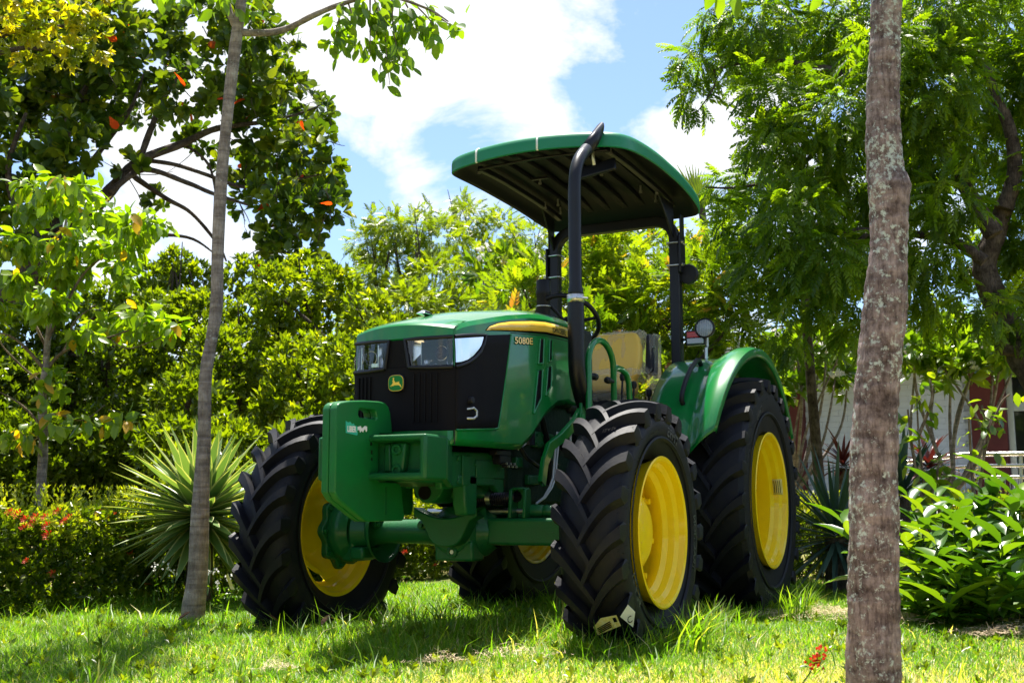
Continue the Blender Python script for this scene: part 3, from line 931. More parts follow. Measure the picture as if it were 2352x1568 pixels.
MB().add([(X0, .26, .81), (X0, -.26, .81), (.545, -.2, .78), (.545, .2, .78)], [(0, 1, 2, 3)]).build('bracket_floor', CAST, bracket, solid=.012)
# suitcase weights
def weight(y0, y1):
    out_ = [(1.100, .750), (1.100, 1.076), (1.090, 1.094), (1.070, 1.105), (1.00, 1.117), (.90, 1.126), (.79, 1.131), (.743, 1.128), (.718, 1.114), (.704, 1.090), (.690, 1.03), (.688, 1.005), (.70, .998), (.782, .996), (.790, .986),
            (.790, .803), (.780, .796), (.64, .796), (.618, .788), (.606, .77), (.592, .70), (.581, .655), (.584, .640), (.600, .634), (.868, .634), (.886, .640), (1.070, .722)]
    ysgn = 1 if y1 > y0 else -1
    # handle slot: build as polygon with a bridge
    slot = [(.945, 1.064), (.941, 1.086), (.930, 1.092), (.826, 1.092), (.815, 1.085), (.808, 1.062), (.816, 1.053), (.934, 1.054)]
    bm = bmesh.new()
    def ring(poly, y): return [bm.verts.new((x, y, z)) for x, z in poly]
    from mathutils.geometry import tessellate_polygon
    vo = [Vector((x, z, 0)) for x, z in out_]; vs = [Vector((x, z, 0)) for x, z in slot]
    tris = tessellate_polygon([vo, vs])
    A = ring(out_, y0)+ring(slot, y0); B = ring(out_, y1)+ring(slot, y1)
    for t in tris:
        try:
            bm.faces.new([A[i] for i in t]); bm.faces.new([B[i] for i in reversed(t)])
        except ValueError: pass
    n = len(out_)
    for i in range(n): bm.faces.new((A[i], B[i], B[(i+1) % n], A[(i+1) % n]))
    k = len(slot)
    for i in range(k): bm.faces.new((A[n+i], A[n+(i+1) % k], B[n+(i+1) % k], B[n+i]))
    bmesh.ops.recalc_face_normals(bm, faces=bm.faces)
    bmesh.ops.dissolve_limit(bm, angle_limit=R(1), verts=bm.verts, edges=bm.edges)
    me = bpy.data.meshes.new('front_weight'); bm.to_mesh(me); bm.free()
    me.materials.append(WEIGHT); me.shade_smooth(); me.set_sharp_from_angle(angle=R(40))
    o = inst('front_weight', me, TR)
    q = o.modifiers.new('bevel', 'BEVEL'); q.width = .009; q.segments = 3; q.limit_method = 'ANGLE'; q.angle_limit = R(25)
    return o
WEIGHT = mat('green_weight_paint', (.003, .138, .026), rough=.45, spec=.2, coat=.32, crough=.22, bump=(220, .18, .002), var=(5, (.010, .10, .026), .6))
w1 = weight(-.008, -.041)
w2 = weight(-.043, -.076)
wy = -.0075
MB().bounds((.728, wy, .66), (.738, wy+.0025, .775)).build('weight_rib', CAST, w1)
for (x, z, a_, c_) in ((.852, .950, .008, .012), (.846, .916, .007, .016), (.845, .888, .007, .010)):
    MB().bounds((x-a_/2, wy, z-c_/2), (x+a_/2, wy+.0022, z+c_/2)).build('weight_slot', INKB, w1)
# torn sticker: teal left part with white letters
jag = [(1.036, 1.033), (1.034, .986), (.985, .982), (.955, .980), (.950, .986), (.953, 1.0), (.945, 1.006), (.955, 1.016), (.972, 1.019), (.980, 1.027), (.992, 1.022), (1.004, 1.032), (1.018, 1.028)]
stk = MB().prism(jag, wy-.0002, wy+.0006).build('sticker', TEAL, w1)
for pl in ([(.952, 1.014), (.930, 1.019), (.921, 1.009), (.900, 1.021), (.884, 1.020), (.883, 1.004), (.890, .997), (.897, 1.008), (.906, 1.004), (.912, .994), (.922, 1.001), (.932, .992), (.940, 1.004), (.950, 1.0)],):
    MB().prism(pl, wy-.0002, wy+.0012).build('sticker_shred', WHITE, stk)
text_mesh('sticker_lettering', 'LIBER', .036, WHITE, stk, lambda tx, ty: (1.026-tx*.80, wy+.0016, .991+ty*.9+tx*.02), spacing=.9, bold=.0012)

# ---------------- wheels
def tyre_mesh(name, Rm, hw, rb, bw, lh, nl, dphi, flip):
    m = MB()
    RI = Rm-lh
    half = [(bw-.030, rb-.004), (bw-.004, rb+.014), (hw-.012, rb+.38*(RI-rb)), (hw+.002, rb+.62*(RI-rb)), (hw-.006, RI-.045), (hw-.030, RI-.016), (hw*.55, RI-.003), (0, RI)]
    prof = half + [(-a_, b_) for a_, b_ in reversed(half[:-1])]
    m.lathe(prof, (0, 0, 0), 'y', 96)
    # a few raised rings on the outer walls
    for sg in (1, -1):
        m.lathe([(sg*(hw-.008), rb+.36*(RI-rb)), (sg*(hw+.002), rb+.40*(RI-rb)), (sg*(hw-.001), rb+.44*(RI-rb))], (0, 0, 0), 'y', 96)
    lugs = MB()
    ts = np.linspace(0, 1, 8)
    for sg in (1, -1):
        for i in range(nl):
            ph0 = 2*math.pi*(i + (.5 if sg < 0 else 0))/nl
            V, rows_ = [], []
            for t in ts:
                y = sg*(-.022 + (hw+.022+.004)*t)
                ph = ph0 + flip*dphi*(1.55*t - .55*t*t)
                wt = (.034 + .018*t)/Rm; wb = wt*1.7 + .006
                rt_ = Rm - .022*(abs(y)/hw)**2.5
                rbz = RI - .010 - .012*(abs(y)/hw)**3
                rows_.append([(rbz, ph-wb/2, y), (rt_, ph-wt/2, y), (rt_-.001, ph+wt/2, y), (rbz, ph+wb/2, y)])
            # foot going down the sidewall
            y = sg*(hw+.006); ph = ph0 + flip*dphi*1.03; wt = .056/Rm; wb = .068/Rm
            rows_.append([(RI-.075, ph-wb/2, sg*(hw-.02)), (RI-.05, ph-wt/2, y), (RI-.05, ph+wt/2, y), (RI-.075, ph+wb/2, sg*(hw-.02))])
            rows3 = [[(r_*math.cos(p_), y_, r_*math.sin(p_)) for r_, p_, y_ in q] for q in rows_]
            b0 = len(lugs.v)
            lugs.grid(rows3)
            lugs.f.append(tuple(b0+k for k in range(4)))
            e0 = len(lugs.v)-4
            lugs.f.append(tuple(e0+k for k in (3, 2, 1, 0)))
    m.add(lugs.v, lugs.f)
    # moulding whiskers at the lug shoulders
    rr = random.Random(3)
    for sg in (1, -1):
        for i in range(nl*7):
            a_ = rr.uniform(0, 2*math.pi); r_ = Rm - rr.choice((.02, .03, .06, .10, .14)); y = sg*(hw - (.0 if r_ < Rm-.04 else .01))
            p = Vector((r_*math.cos(a_), y, r_*math.sin(a_))); d = Vector((math.cos(a_)*.4, sg*1.0, math.sin(a_)*.4))*rr.uniform(.006, .014)
            m.tube([p-d*.3, p+d], .0008, 3, caps=False)
    return m.mesh(name, RUB, 32)

def rim_mesh(name, rb, bw, dish):
    """dish: y of the disc"""
    m = MB()
    f = bw+.006
    outer = [(f, rb+.010), (f+.004, rb+.004), (f-.002, rb-.010), (f-.030, rb-.016), (f-.046, rb-.034), (f-.075, rb-.040), (f-.095, rb-.060), (-f+.095, rb-.060), (-f+.06, rb-.040), (-f+.03, rb-.018), (-f+.002, rb-.010), (-f-.004, rb+.004), (-f, rb+.010)]
    m.lathe(outer, (0, 0, 0), 'y', 72)
    inner = [(a_, b_+.0) for a_, b_ in outer]
    back = [(f, rb+.010), (f-.02, rb-.002), (0, rb-.03), (-f+.02, rb-.002), (-f, rb+.010)]
    m.lathe(back, (0, 0, 0), 'y', 72)
    return m.mesh(name, YEL, 30)

def disc_mesh(name, ro, lobes, bulge, hubr):
    m = MB()
    seg = 96
    ring_r = []
    def rad(a_):
        c = math.cos(lobes*a_)
        return ro*(.86 + .14*max(-1, min(1, c*2.4))*.5 + .07)
    prof = [(0.0, 1.0), (.012, .97), (.018, .86), (.030, .80), (bulge*.8, .62), (bulge, .50)]
    V, F = [], []
    for o, f in prof:
        for k in range(seg):
            a_ = 2*math.pi*k/seg
            r_ = (rad(a_) if f > .85 else ro*.97)*f
            V.append((r_*math.cos(a_), o, r_*math.sin(a_)))
    for i in range(len(prof)-1):
        for k in range(seg):
            k2 = (k+1) % seg
            F.append((i*seg+k, (i+1)*seg+k, (i+1)*seg+k2, i*seg+k2))
    b = len(V)
    for k in range(seg):
        a_ = 2*math.pi*k/seg
        V.append((hubr*math.cos(a_), bulge+.004, hubr*math.sin(a_)))
    for k in range(seg):
        k2 = (k+1) % seg
        F.append(((len(prof)-1)*seg+k, b+k, b+k2, (len(prof)-1)*seg+k2))
    V.append((0, bulge+.012, 0))
    for k in range(seg): F.append((b+k, b+seg, b+(k+1) % seg))
    m.add(V, F)
    return m.mesh(name, YEL, 28)

FW = dict(Rm=.585, hw=.146, rb=.320, bw=.100, lh=.044)
RW = dict(Rm=.745, hw=.195, rb=.396, bw=.165, lh=.048)
tyreF = tyre_mesh('tyre', nl=22, dphi=R(21), flip=1, **FW)
tyreR = tyre_mesh('tyre', nl=24, dphi=R(18), flip=1, **RW)
rimF = rim_mesh('rim', .320, .100, 0)
rimR = rim_mesh('rim', .396, .165, 0)
discF = disc_mesh('wheel_disc', .262, 4, .095, .115)
discR = disc_mesh('wheel_disc', .338, 4, .04, .16)

def wheel(name, c, rim, tyre, disc, sg, dy, ty, rot=0):
    W = inst(name, rim, TR, Matrix.Translation(c))
    t = inst('tyre', tyre, W, Matrix.Translation((0, sg*ty, 0)) @ Matrix.Rotation(rot, 4, 'Y'))
    d = inst('wheel_disc', disc, W, Matrix.Translation((0, sg*dy, 0)) @ Matrix.Rotation(.35, 4, 'Y') @ Matrix.Diagonal((1, sg, 1, 1)))
    return W, t, d
WF, tF_, dF = wheel('front_wheel', (0, .854, .581), rimF, tyreF, discF, 1, -.085, -.036, .06)
WG, tG_, dG = wheel('front_wheel', (0, -.854, .581), rimF, tyreF, discF, -1, -.02, -.02, .02)
WR, tR_, dR = wheel('rear_wheel', (-2.05, .782, .725), rimR, tyreR, discR, 1, -.12, -.02, .05)
WS, tS_, dS = wheel('rear_wheel', (-2.05, -.782, .725), rimR, tyreR, discR, -1, -.06, -.02, .11)
boltm = MB().lathe([(0, .022), (.016, .022), (.020, .014), (.040, .014), (.043, 0)], (0, 0, 0), 'y', 10).mesh('wheel_bolt', YEL, 30)
tabm = MB().box((0, 0, 0), (.085, .020, .080)).mesh('rim_tab', YEL, 30)
for Wp, sg, off, r_ in ((WF, 1, -.066, .248), (WR, 1, -.10, .312)):
    for k in range(8):
        a_ = 2*math.pi*k/8+.2
        inst('rim_tab', tabm, Wp, Matrix.Translation((r_*math.cos(a_), off-.008, r_*math.sin(a_))) @ Matrix.Rotation(-a_, 4, 'Y'))
        inst('wheel_bolt', boltm, Wp, Matrix.Translation(((r_-.010)*math.cos(a_), off, (r_-.010)*math.sin(a_))))
# valve and label on rear rim, labels on tyre treads
MB().tube([(.335*math.cos(-.12), .115, .335*math.sin(-.12)), (.318*math.cos(-.12), .135, .318*math.sin(-.12))], .006, 8).build('valve_stem', STEEL, WR)
def arc_label(name, parent, rr, a0, a1, y0, y1, mt, n=6):
    mm = MB(); mm.grid([[(rr*math.cos(a_), y, rr*math.sin(a_)) for y in (y0, y1)] for a_ in np.linspace(a0, a1, n)])
    return mm.build(name, mt, parent, smooth=60, solid=.001)
lab = arc_label('rim_label', WR, .3335, R(157), R(174), .100, .160, LABY)
for j in range(4):
    arc_label('label_print', lab, .3325, R(158.5), R(172), .108+.012*j, .1115+.012*j, INKB, 5)

def tread_label(parent, tag_rot, pts, mt, name='tyre_label'):
    mm = MB(); n = len(pts)
    mm.add(pts, [tuple(range(n))])
    return mm.build(name, mt, parent, smooth=0, solid=.001)
def on_tread(a_, y, r_): return (r_*math.cos(a_), y, r_*math.sin(a_))
# near front wheel: yellow label and white torn one low on the tread
A0 = R(-37)
lb = tread_label(WF, 0, [on_tread(A0-.03, -.045, .590), on_tread(A0-.10, -.035, .592), on_tread(A0+.00, .078, .592), on_tread(A0+.085, .070, .590), on_tread(A0+.055, .0, .590)], LABY)
for j in range(4):
    f = .2+.2*j
    q0 = np.array(on_tread(A0-.03-.07*f, -.035, .594)); q1 = np.array(on_tread(A0+.075-.075*f, .062, .594))
    MB().tube([q0*(1)+(q1-q0)*.1, q0+(q1-q0)*.75], .0022, 4).build('label_print', INKB, lb)
MB().add([tuple(np.array(on_tread(A0+.065, .052, .5945))), tuple(np.array(on_tread(A0+.03, .055, .5945))), tuple(np.array(on_tread(A0+.038, .07, .5945))), tuple(np.array(on_tread(A0+.073, .066, .5945)))], [(0, 1, 2, 3)]).build('label_block', INKB, lb, smooth=0)
lw = tread_label(WF, 0, [on_tread(A0+.075, .085, .590), on_tread(A0+.17, .128, .588), on_tread(A0+.115, .152, .588), on_tread(A0-.01, .128, .592)], WHITE)
text_mesh('label_lettering', 'C', .05, INKB, lw, lambda tx, ty: on_tread(A0+.02+ty*1.5+tx*.8, .112+tx*.7, .5945))
tread_label(WG, 0, [on_tread(R(-20), -.145, .588), on_tread(R(-27), -.138, .588), on_tread(R(-27), -.112, .590), on_tread(R(-19), -.128, .590)], LABY)
# raised size lettering on the sidewall and on one lug
def ring_text(parent, body, size, rr, a0, y, sgn=1, mt=RUB):
    return text_mesh('sidewall_lettering', body, size, mt, parent, lambda tx, ty: ((rr+ty)*math.cos(a0-tx/rr), y, (rr+ty)*math.sin(a0-tx/rr)), bold=.0008)
RUBL = mat('rubber_lettering', (.060, .060, .065), rough=.45)
ring_text(WF, 'TM95', .062, .425, R(118), .1475-.036, mt=RUBL)
ring_text(WF, '12.4-24', .05, .42, R(-20), .1475-.036, mt=RUBL)
ring_text(WF, 'TRACTION', .05, .42, R(205), .1475-.036, mt=RUBL)
ring_text(WR, 'TM95', .06, .55, R(70), .1965-.02, mt=RUBL)
ring_text(WR, '18.4-30', .06, .55, R(-60), .1965-.02, mt=RUBL)
text_mesh('lug_lettering', '12.4-24', .030, INKB, tF_, lambda tx, ty: on_tread(R(52.5)-ty*1.75-.04+tx*.33, .022+tx*.62, .5845+.002), bold=.0002)

# ---------------- front axle
m = MB()
m.lathe([(-.60, .10), (-.56, .088), (-.50, .064), (-.46, .058), (-.40, .056), (-.20, .060), (-.15, .072), (-.13, .09), (-.10, .105), (.06, .118), (.10, .112), (.13, .085), (.16, .070)], (.03, 0, .575), 'y', 28)
# right tube boxy
m.bounds((-.06, .14, .518), (.105, .53, .640))
m.bounds((-.055, .535, .50), (.10, .57, .66))
axle = m.build('front_axle', CAST, TR, bevel=.014, seg=3)
m = MB()
m.lathe([(-.12, .125), (0, .130), (.06, .120), (.09, .095), (.10, .0)], (.08, -.015, .575), 'x', 30)
m.bounds((.05, -.10, .445), (.165, .10, .54))
dh = m.build('differential_housing', CAST, axle, bevel=.012, seg=3)
# yoke in front of the housing
ysn = np.linspace(-.165, .165, 17)
m = MB()
m.grid([[(.245, y, .690-.050*(1-(y/.165)**2)), (.245, y, (.650-.050*(1-(y/.165)**2)) if abs(y) > .105 else .650-.05*(1-(y/.165)**2)-.088*(1-(y/.115)**4)),
         (.16, y, (.650-.050*(1-(y/.165)**2)) if abs(y) > .105 else .650-.05*(1-(y/.165)**2)-.088*(1-(y/.115)**4)), (.16, y, .690-.050*(1-(y/.165)**2))] for y in ysn], close=True)
m.build('axle_yoke', CAST, axle, bevel=.006)
m = MB().lathe([(0, .026), (.010, .026), (.012, .020), (.012, .013), (.004, .013), (.004, 0)], (.165, -.005, .487), 'x', 18)
m.build('drain_plug', CAST, dh)
MB().lathe([(0, .010), (.004, .010), (.004, 0)], (.170, -.005, .487), 'x', 6).build('plug_socket', STEEL, dh)
m = MB()
m.prism([(.02, .640), (.10, .640), (.085, .770), (.055, .780), (.035, .770)], .245, .262)
m.prism([(.02, .640), (.10, .640), (.085, .770), (.055, .780), (.035, .770)], .318, .335)
m.bounds((.018, .262, .640), (.03, .318, .778)); m.bounds((.03, .262, .768), (.085, .318, .780))
m.build('axle_stop', CAST, axle, bevel=.005)
m = MB()
m.lathe([(0, .03), (.05, .03), (.06, .026), (.07, .030), (.10, .026), (.11, .02), (.30, .018)], (.02, .335, .672), 'y', 18)
m.build('steering_cylinder', CAST, axle)
MB().tube([(.02, -.22, .668), (.02, .335, .672)], .016, 12).build('cylinder_rod', STEEL, axle)
m = MB()
for (y, z) in ((-.47, .612), (-.215, .606)):
    m.lathe([(0, .022), (.012, .022), (.014, .012), (.03, .012), (.03, 0)], (.082, y, z), 'x', 12)
m.build('axle_bolt', CAST, axle, each=True)
# far side knuckle and planetary hub
m = MB()
m.lathe([(0, .070), (.05, .085), (.08, .125), (.10, .150), (.12, .155)], (.02, -.58, .578), 'y', 30)
m.bounds((-.05, -.60, .44), (.13, -.52, .50)); m.bounds((-.05, -.60, .66), (.13, -.52, .715))
m.bounds((-.09, -.66, .43), (.11, -.59, .72))
kn = m.build('steering_knuckle', CAST, axle, bevel=.012)
def flower(y, ro, n, amp):
    return [(.02+(ro+amp*math.cos(n*t))*math.cos(t), .578+(ro+amp*math.cos(n*t))*math.sin(t)) for t in np.linspace(0, 2*math.pi, 90, endpoint=False)]
MB().prism(flower(0, .178, 9, .014), -.735, -.700).build('hub_flange', CAST, kn, bevel=.006)
MB().lathe([(-.045, .150), (0, .160), (.02, .150), (.05, .120)], (.02, -.66, .578), 'y', 36).build('hub_drum', CAST, kn)
hb = MB()
for k in range(9):
    a_ = 2*math.pi*k/9
    hb.lathe([(0, .011), (.012, .011), (.012, 0)], (.02+.172*math.cos(a_), -.700, .578+.172*math.sin(a_)), 'y', 8)
hb.build('hub_bolt', CAST, kn, each=True)
m = MB(); m.lathe([(0, .105), (.05, .125), (.16, .125)], (0, .60, .581), 'y', 28)
m.build('hub_drum', CAST, axle)

# ---------------- pipes, hoses and the exhaust carrier
m = MB()
for dx in (0, .028):
    m.tube([(-.41+dx, .285, 1.06), (-.375+dx, .285, .93), (-.34+dx, .29, .83), (-.30+dx, .29, .785), (-.24+dx*.5, .28, .735), (-.18, .26, .705)], .0055, 6)
m.tube([(-.52, .30, 1.14), (-.50, .30, .74)], .006, 6)
m.build('hydraulic_line', mat('zinc_pipe', (.55, .56, .55), rough=.35, spec=.6), TR, each=True)
MB().lathe([(0, .0), (0, .038), (.10, .038), (.105, .042), (.135, .042), (.135, 0)], (-.16, .225, .985), 'z', 18).build('oil_filter', BLK, TR)
MB().tube([(.0, .215, 1.16), (-.10, .23, 1.12), (-.18, .235, 1.17), (-.30, .24, 1.13), (-.40, .23, .98), (-.42, .22, .80)], .016, 8).build('rubber_hose', BLK, TR)
MB().tube([(-.05, .22, 1.00), (-.10, .25, .92), (-.25, .25, .88), (-.36, .24, .93), (-.5, .23, .90)], .011, 8).build('rubber_hose', BLK, TR)
MB().tube([(-.08, .21, 1.14), (-.09, .235, 1.04), (-.12, .235, .99), (-.07, .22, .96)], .004, 6).build('wire_loop', bpy.data.materials['zinc_pipe'], TR)
for (x, z, w_, h_) in ((-.30, 1.02, .10, .08), (-.44, .99, .08, .13), (-.24, .82, .12, .05), (-.08, .90, .07, .05)):
    MB().bounds((x-w_/2, .19, z-h_/2), (x+w_/2, .225, z+h_/2)).build('engine_cover', CAST, TR, bevel=.008)
for (x, z) in ((-.33, 1.04), (-.27, 1.04), (-.33, 1.0), (-.27, 1.0), (-.44, 1.03), (-.44, .95)):
    MB().lathe([(0, .008), (.006, .008), (.006, 0)], (x, .225, z), 'y', 8).build('engine_bolt', CAST, TR)
pts = [(.10, y, .735+.006*math.sin(i*.0)) for i, y in enumerate(np.linspace(-.10, .26, 12))]
m = MB(); m.tube([(.08, -.12, .715), (.09, 0, .722), (.09, .12, .728), (.06, .25, .735), (.0, .27, .74)], .026, 12)
for i in range(34):
    y = -.1+.34*i/33
    m.lathe([(-.003, .027), (0, .031), (.003, .027)], (.09-.05*max(0, (y-.12)/.15)**2, y, .7225+.02*(y+.1)), 'y', 12)
m.build('corrugated_hose', BLK, TR)
MB().lathe([(-.012, .033), (.012, .033)], (.088, .15, .73), 'y', 14).build('hose_clamp', STEEL, TR)
m = MB()
arm = [(-.41, .405, 1.16), (-.36, .39, 1.10), (-.28, .36, 1.03), (-.20, .33, .98), (-.17, .31, .90), (-.16, .30, .80)]
for (p, q) in zip(arm[:-1], arm[1:]):
    pass
rws = []
for i, p in enumerate(arm):
    wd = .030 if i < 4 else .024
    rws.append([(p[0]-wd, p[1]+.012, p[2]-wd*.5), (p[0]+wd, p[1]+.012, p[2]+wd*.5), (p[0]+wd, p[1]-.012, p[2]+wd*.5), (p[0]-wd, p[1]-.012, p[2]-wd*.5)])
m.grid(rws, close=True)
m.prism([(-.50, 1.19), (-.37, 1.20), (-.36, 1.12), (-.42, 1.10), (-.52, 1.11)], .41, .425)
carrier = m.build('exhaust_carrier', GREEN, TR, bevel=.004)
m = MB()
for x, z in ((-.45, 1.165), (-.46, 1.125)): m.lathe([(0, .009), (.008, .009), (.008, 0)], (x, .425, z), 'y', 8)
m.build('carrier_bolt', STEEL, carrier, each=True)
# exhaust stack
def bend(p0, p1, p2, n=6):
    p0, p1, p2 = map(np.array, (p0, p1, p2))
    return [tuple((1-t)**2*p0+2*t*(1-t)*p1+t*t*p2) for t in np.linspace(0, 1, n)]
EX, EY = -.318, .42
low = bend((EX, EY, 1.42), (EX, EY, 1.31), (-.40, EY-.005, 1.23))+[(-.50, EY-.01, 1.13), (-.58, EY-.05, 1.05), (-.60, EY-.2, 1.0)]
ex = MB().tube(list(reversed(low))+[(EX, EY, 1.55), (EX, EY, 1.70)], .0415, 22).build('exhaust_pipe', BLK, TR)
upp = [(EX, EY, 1.71), (EX, EY, 1.75), (EX, EY, 1.78), (EX, EY, 2.20)]+bend((EX, EY, 2.26), (EX, EY, 2.405), (-.42, EY, 2.48), 8)+[(-.485, EY, 2.53)]
nr = [.039, .039, .0325]+[.0325]*(len(upp)-3)
m = MB()
m.tube(upp, nr, 22, caps=False)
# slash cut tip
d = np.array([-.79, 0, .61]); d /= np.linalg.norm(d)
n_ = np.array([.61, 0, .79])
base = np.array((-.485, EY, 2.53))
ringA, ringB = [], []
for k in range(22):
    a_ = 2*math.pi*k/22
    o = n_*math.cos(a_)*.0325 + np.array([0, 1, 0])*math.sin(a_)*.0325
    ringA.append(tuple(base+o)); ringB.append(tuple(base+o*1.12+d*(.165+.145*math.cos(a_))))
m.grid([ringA, ringB], close=True)
m.build('exhaust_stack', BLK, ex, solid=.003)
MB().lathe([(-.020, .043), (.020, .043)], (EX, EY, 1.712), 'z', 28).build('exhaust_clamp', STEEL, ex, solid=.002)
MB().tube([(EX+.04, EY+.02, 1.712), (EX-.01, EY+.06, 1.712)], .005, 8).build('clamp_bolt', STEEL, ex)

# ---------------- operator station
m = MB()
m.bounds((-1.02, -.23, 1.18), (-.68, .23, 1.66)); m.bounds((-1.75, -.42, .86), (-.70, .42, .92)); m.bounds((-2.35, -.42, .92), (-1.60, .42, 1.12))
m.build('operator_platform', PLAS, TR, bevel=.03)
m = MB(); m.bounds((-2.45, -.19, .52), (-.70, .19, .90)); m.lathe([(-.62, .14), (-.35, .17), (.35, .17), (.62, .14)], (-2.05, 0, .73), 'y', 24)
m.build('transmission_housing', CAST, TR, bevel=.02)
MB().bounds((-1.30, .30, .84), (-.85, .58, .87)).bounds((-1.90, .40, .445), (-1.60, .60, .475)).bounds((-1.74, .54, .475), (-1.72, .56, .86)).build('access_step', GREEN, TR, bevel=.005, each=True)
# steering wheel
swc = Vector((-1.19, 0, 1.765)); swn = Vector((-.66, 0, .75)).normalized()
bx_ = Vector((0, 1, 0)); by_ = swn.cross(bx_)
m = MB(); pts = [swc + (bx_*math.cos(t)+by_*math.sin(t))*.185 for t in np.linspace(0, 2*math.pi, 41)]
m.tube(pts, .014, 10, caps=False)
for t in (.0, 2.1, 4.2): m.tube([swc-swn*.03, swc+(bx_*math.cos(t)+by_*math.sin(t))*.18], .010, 8)
m.tube([swc-swn*.36, swc-swn*.0], .028, 12)
m.build('steering_wheel', PLAS, TR, smooth=60)
# air intake
m = MB().lathe([(1.62-2, .040), (1.90-2, .040), (1.905-2, .043), (1.93-2, .043), (1.935-2, .041), (1.985-2, .041), (1.992-2, .036), (1.994-2, 0)], (-1.08, -.105, 2.0), 'z', 26)
ai = m.build('air_intake', PLAS, TR)
MB().lathe([(-.004, .045), (.004, .045)], (-1.08, -.105, 1.835), 'z', 24).build('intake_clamp', STEEL, ai, solid=.002)
# seat with plastic wrap
m = MB()
m.bounds((-1.80, -.22, 1.36), (-1.42, .22, 1.47))
seat = m.build('seat', SEAT, TR, bevel=.04, seg=4)
m = MB(); rot = Matrix.Rotation(R(-14), 3, 'Y')
rows_ = []
for t in np.linspace(0, 2*math.pi, 40, endpoint=False):
    pass
for j, (z, hwid, th) in enumerate(((1.44, .19, .03), (1.45, .215, .06), (1.50, .235, .075), (1.58, .245, .075), (1.66, .24, .065), (1.72, .225, .055), (1.755, .20, .04), (1.765, .17, .015))):
    xo = -1.755-.22*(z-1.44)
    rows_.append([(xo-th*(1 if math.cos(t) < 0 else .55+.45*abs(math.sin(t))**1.5)*math.copysign(abs(math.cos(t))**.6, -math.cos(t))*1.0 + .02*abs(math.sin(t))**3, hwid*math.copysign(abs(math.sin(t))**.6, math.sin(t)), z) for t in np.linspace(0, 2*math.pi, 40, endpoint=False)])
m = MB(); m.grid(rows_, close=True)
m.f.append(tuple(range(40))); m.f.append(tuple(len(m.v)-40+k for k in range(40)))
m.build('seat_backrest', SEAT, seat, smooth=60)
MB().bounds((-1.85, -.20, 1.10), (-1.40, .20, 1.355)).build('seat_base', PLAS, seat, bevel=.02)
rr = random.Random(5)
def wrap(rows_): 
    mm = MB(); mm.grid(rows_); return mm
rows_ = []
for i, y in enumerate(np.linspace(-.27, .31, 60)):
    col_ = []
    for j, (x, z) in enumerate([(-1.40, 1.30), (-1.385, 1.40), (-1.41, 1.485), (-1.55, 1.492), (-1.70, 1.488), (-1.735, 1.55), (-1.765, 1.65), (-1.795, 1.74), (-1.84, 1.785), (-1.90, 1.765), (-1.90, 1.62), (-1.87, 1.45)]):
        e_ = 1 if abs(y) > .24 else 0
        nz_ = mnoise.noise(Vector((x*9, y*14, z*7)))*.022+mnoise.noise(Vector((x*17, y*46, z*14)))*.012
        col_.append((x+nz_-.04*e_*(1 if j > 4 else .4), y, z+nz_*.8-.03*e_*(j > 6)))
    rows_.append(col_)
m = wrap(rows_)
rows_ = []
for a_ in np.linspace(-.6, 3.4, 9):
    rows_.append([(-1.86+.07*math.cos(a_)+.012*rr.uniform(-1, 1), .30+.03*math.sin(a_)+.05*(t > .6)*math.sin(a_), 1.74-.48*t+.01*rr.uniform(-1, 1)) for t in np.linspace(0, 1, 8)])
m.grid(rows_)
m.build('seat_wrap', FILM, seat, smooth=60)
m = MB(); m.box((-1.84, .285, 1.62), (.105, .058, .25), Matrix.Rotation(R(-8), 3, 'Y'), taper=(.9, 1))
arm_ = m.build('armrest', PLAS, seat, bevel=.018, seg=3)
MB().box((-1.80, .315, 1.66), (.05, .004, .006)).build('armrest_mark', STEEL, arm_)
# hand rails
m = MB()
ry = .46
def arch(x0, x1, zb, zt):
    r_ = abs(x1-x0)/2; cx = (x0+x1)/2
    return [(x0, ry, zb)]+[(cx+(x0-cx)*math.cos(t), ry, zt-r_*.0+r_*.75*math.sin(t)) for t in np.linspace(0, math.pi, 12)]+[(x1, ry, zb)]
m.tube(arch(-.375, -.72, .95, 1.40), .0165, 12)
m.tube([(-.715, ry, 1.395), (-.76, ry, 1.412), (-.84, ry, 1.412), (-.91, ry, 1.395), (-.945, ry, 1.35), (-.955, ry, 1.2), (-.955, ry, .95)], .0165, 12)
rail = m.build('hand_rail', GREEN, TR, smooth=60)
m = MB()
for x0, d_ in ((-.385, -1), (-.71, 1)):
    m.tube([(x0, ry, 1.335), (x0+d_*.05, ry, 1.335), (x0+d_*.055, ry, 1.335), (x0+d_*.085, ry, 1.335), (x0+d_*.095, ry, 1.335)], [.010, .010, .018, .018, .008], 10)
m.build('rail_knob', PLAS, rail, each=True)
m = MB()
for (x, y, z0, z1) in ((-1.30, .27, 1.1, 1.42), (-1.38, .31, 1.1, 1.38), (-1.5, .36, 1.1, 1.34)):
    m.tube([(x, y, z0), (x-.03, y+.01, z1)], .006, 8); m.lathe([(0, .013), (.02, .018), (.04, .014), (.045, 0)], (x-.03, y+.01, z1-.01), 'z', 10)
m.build('control_lever', PLAS, TR, each=True)

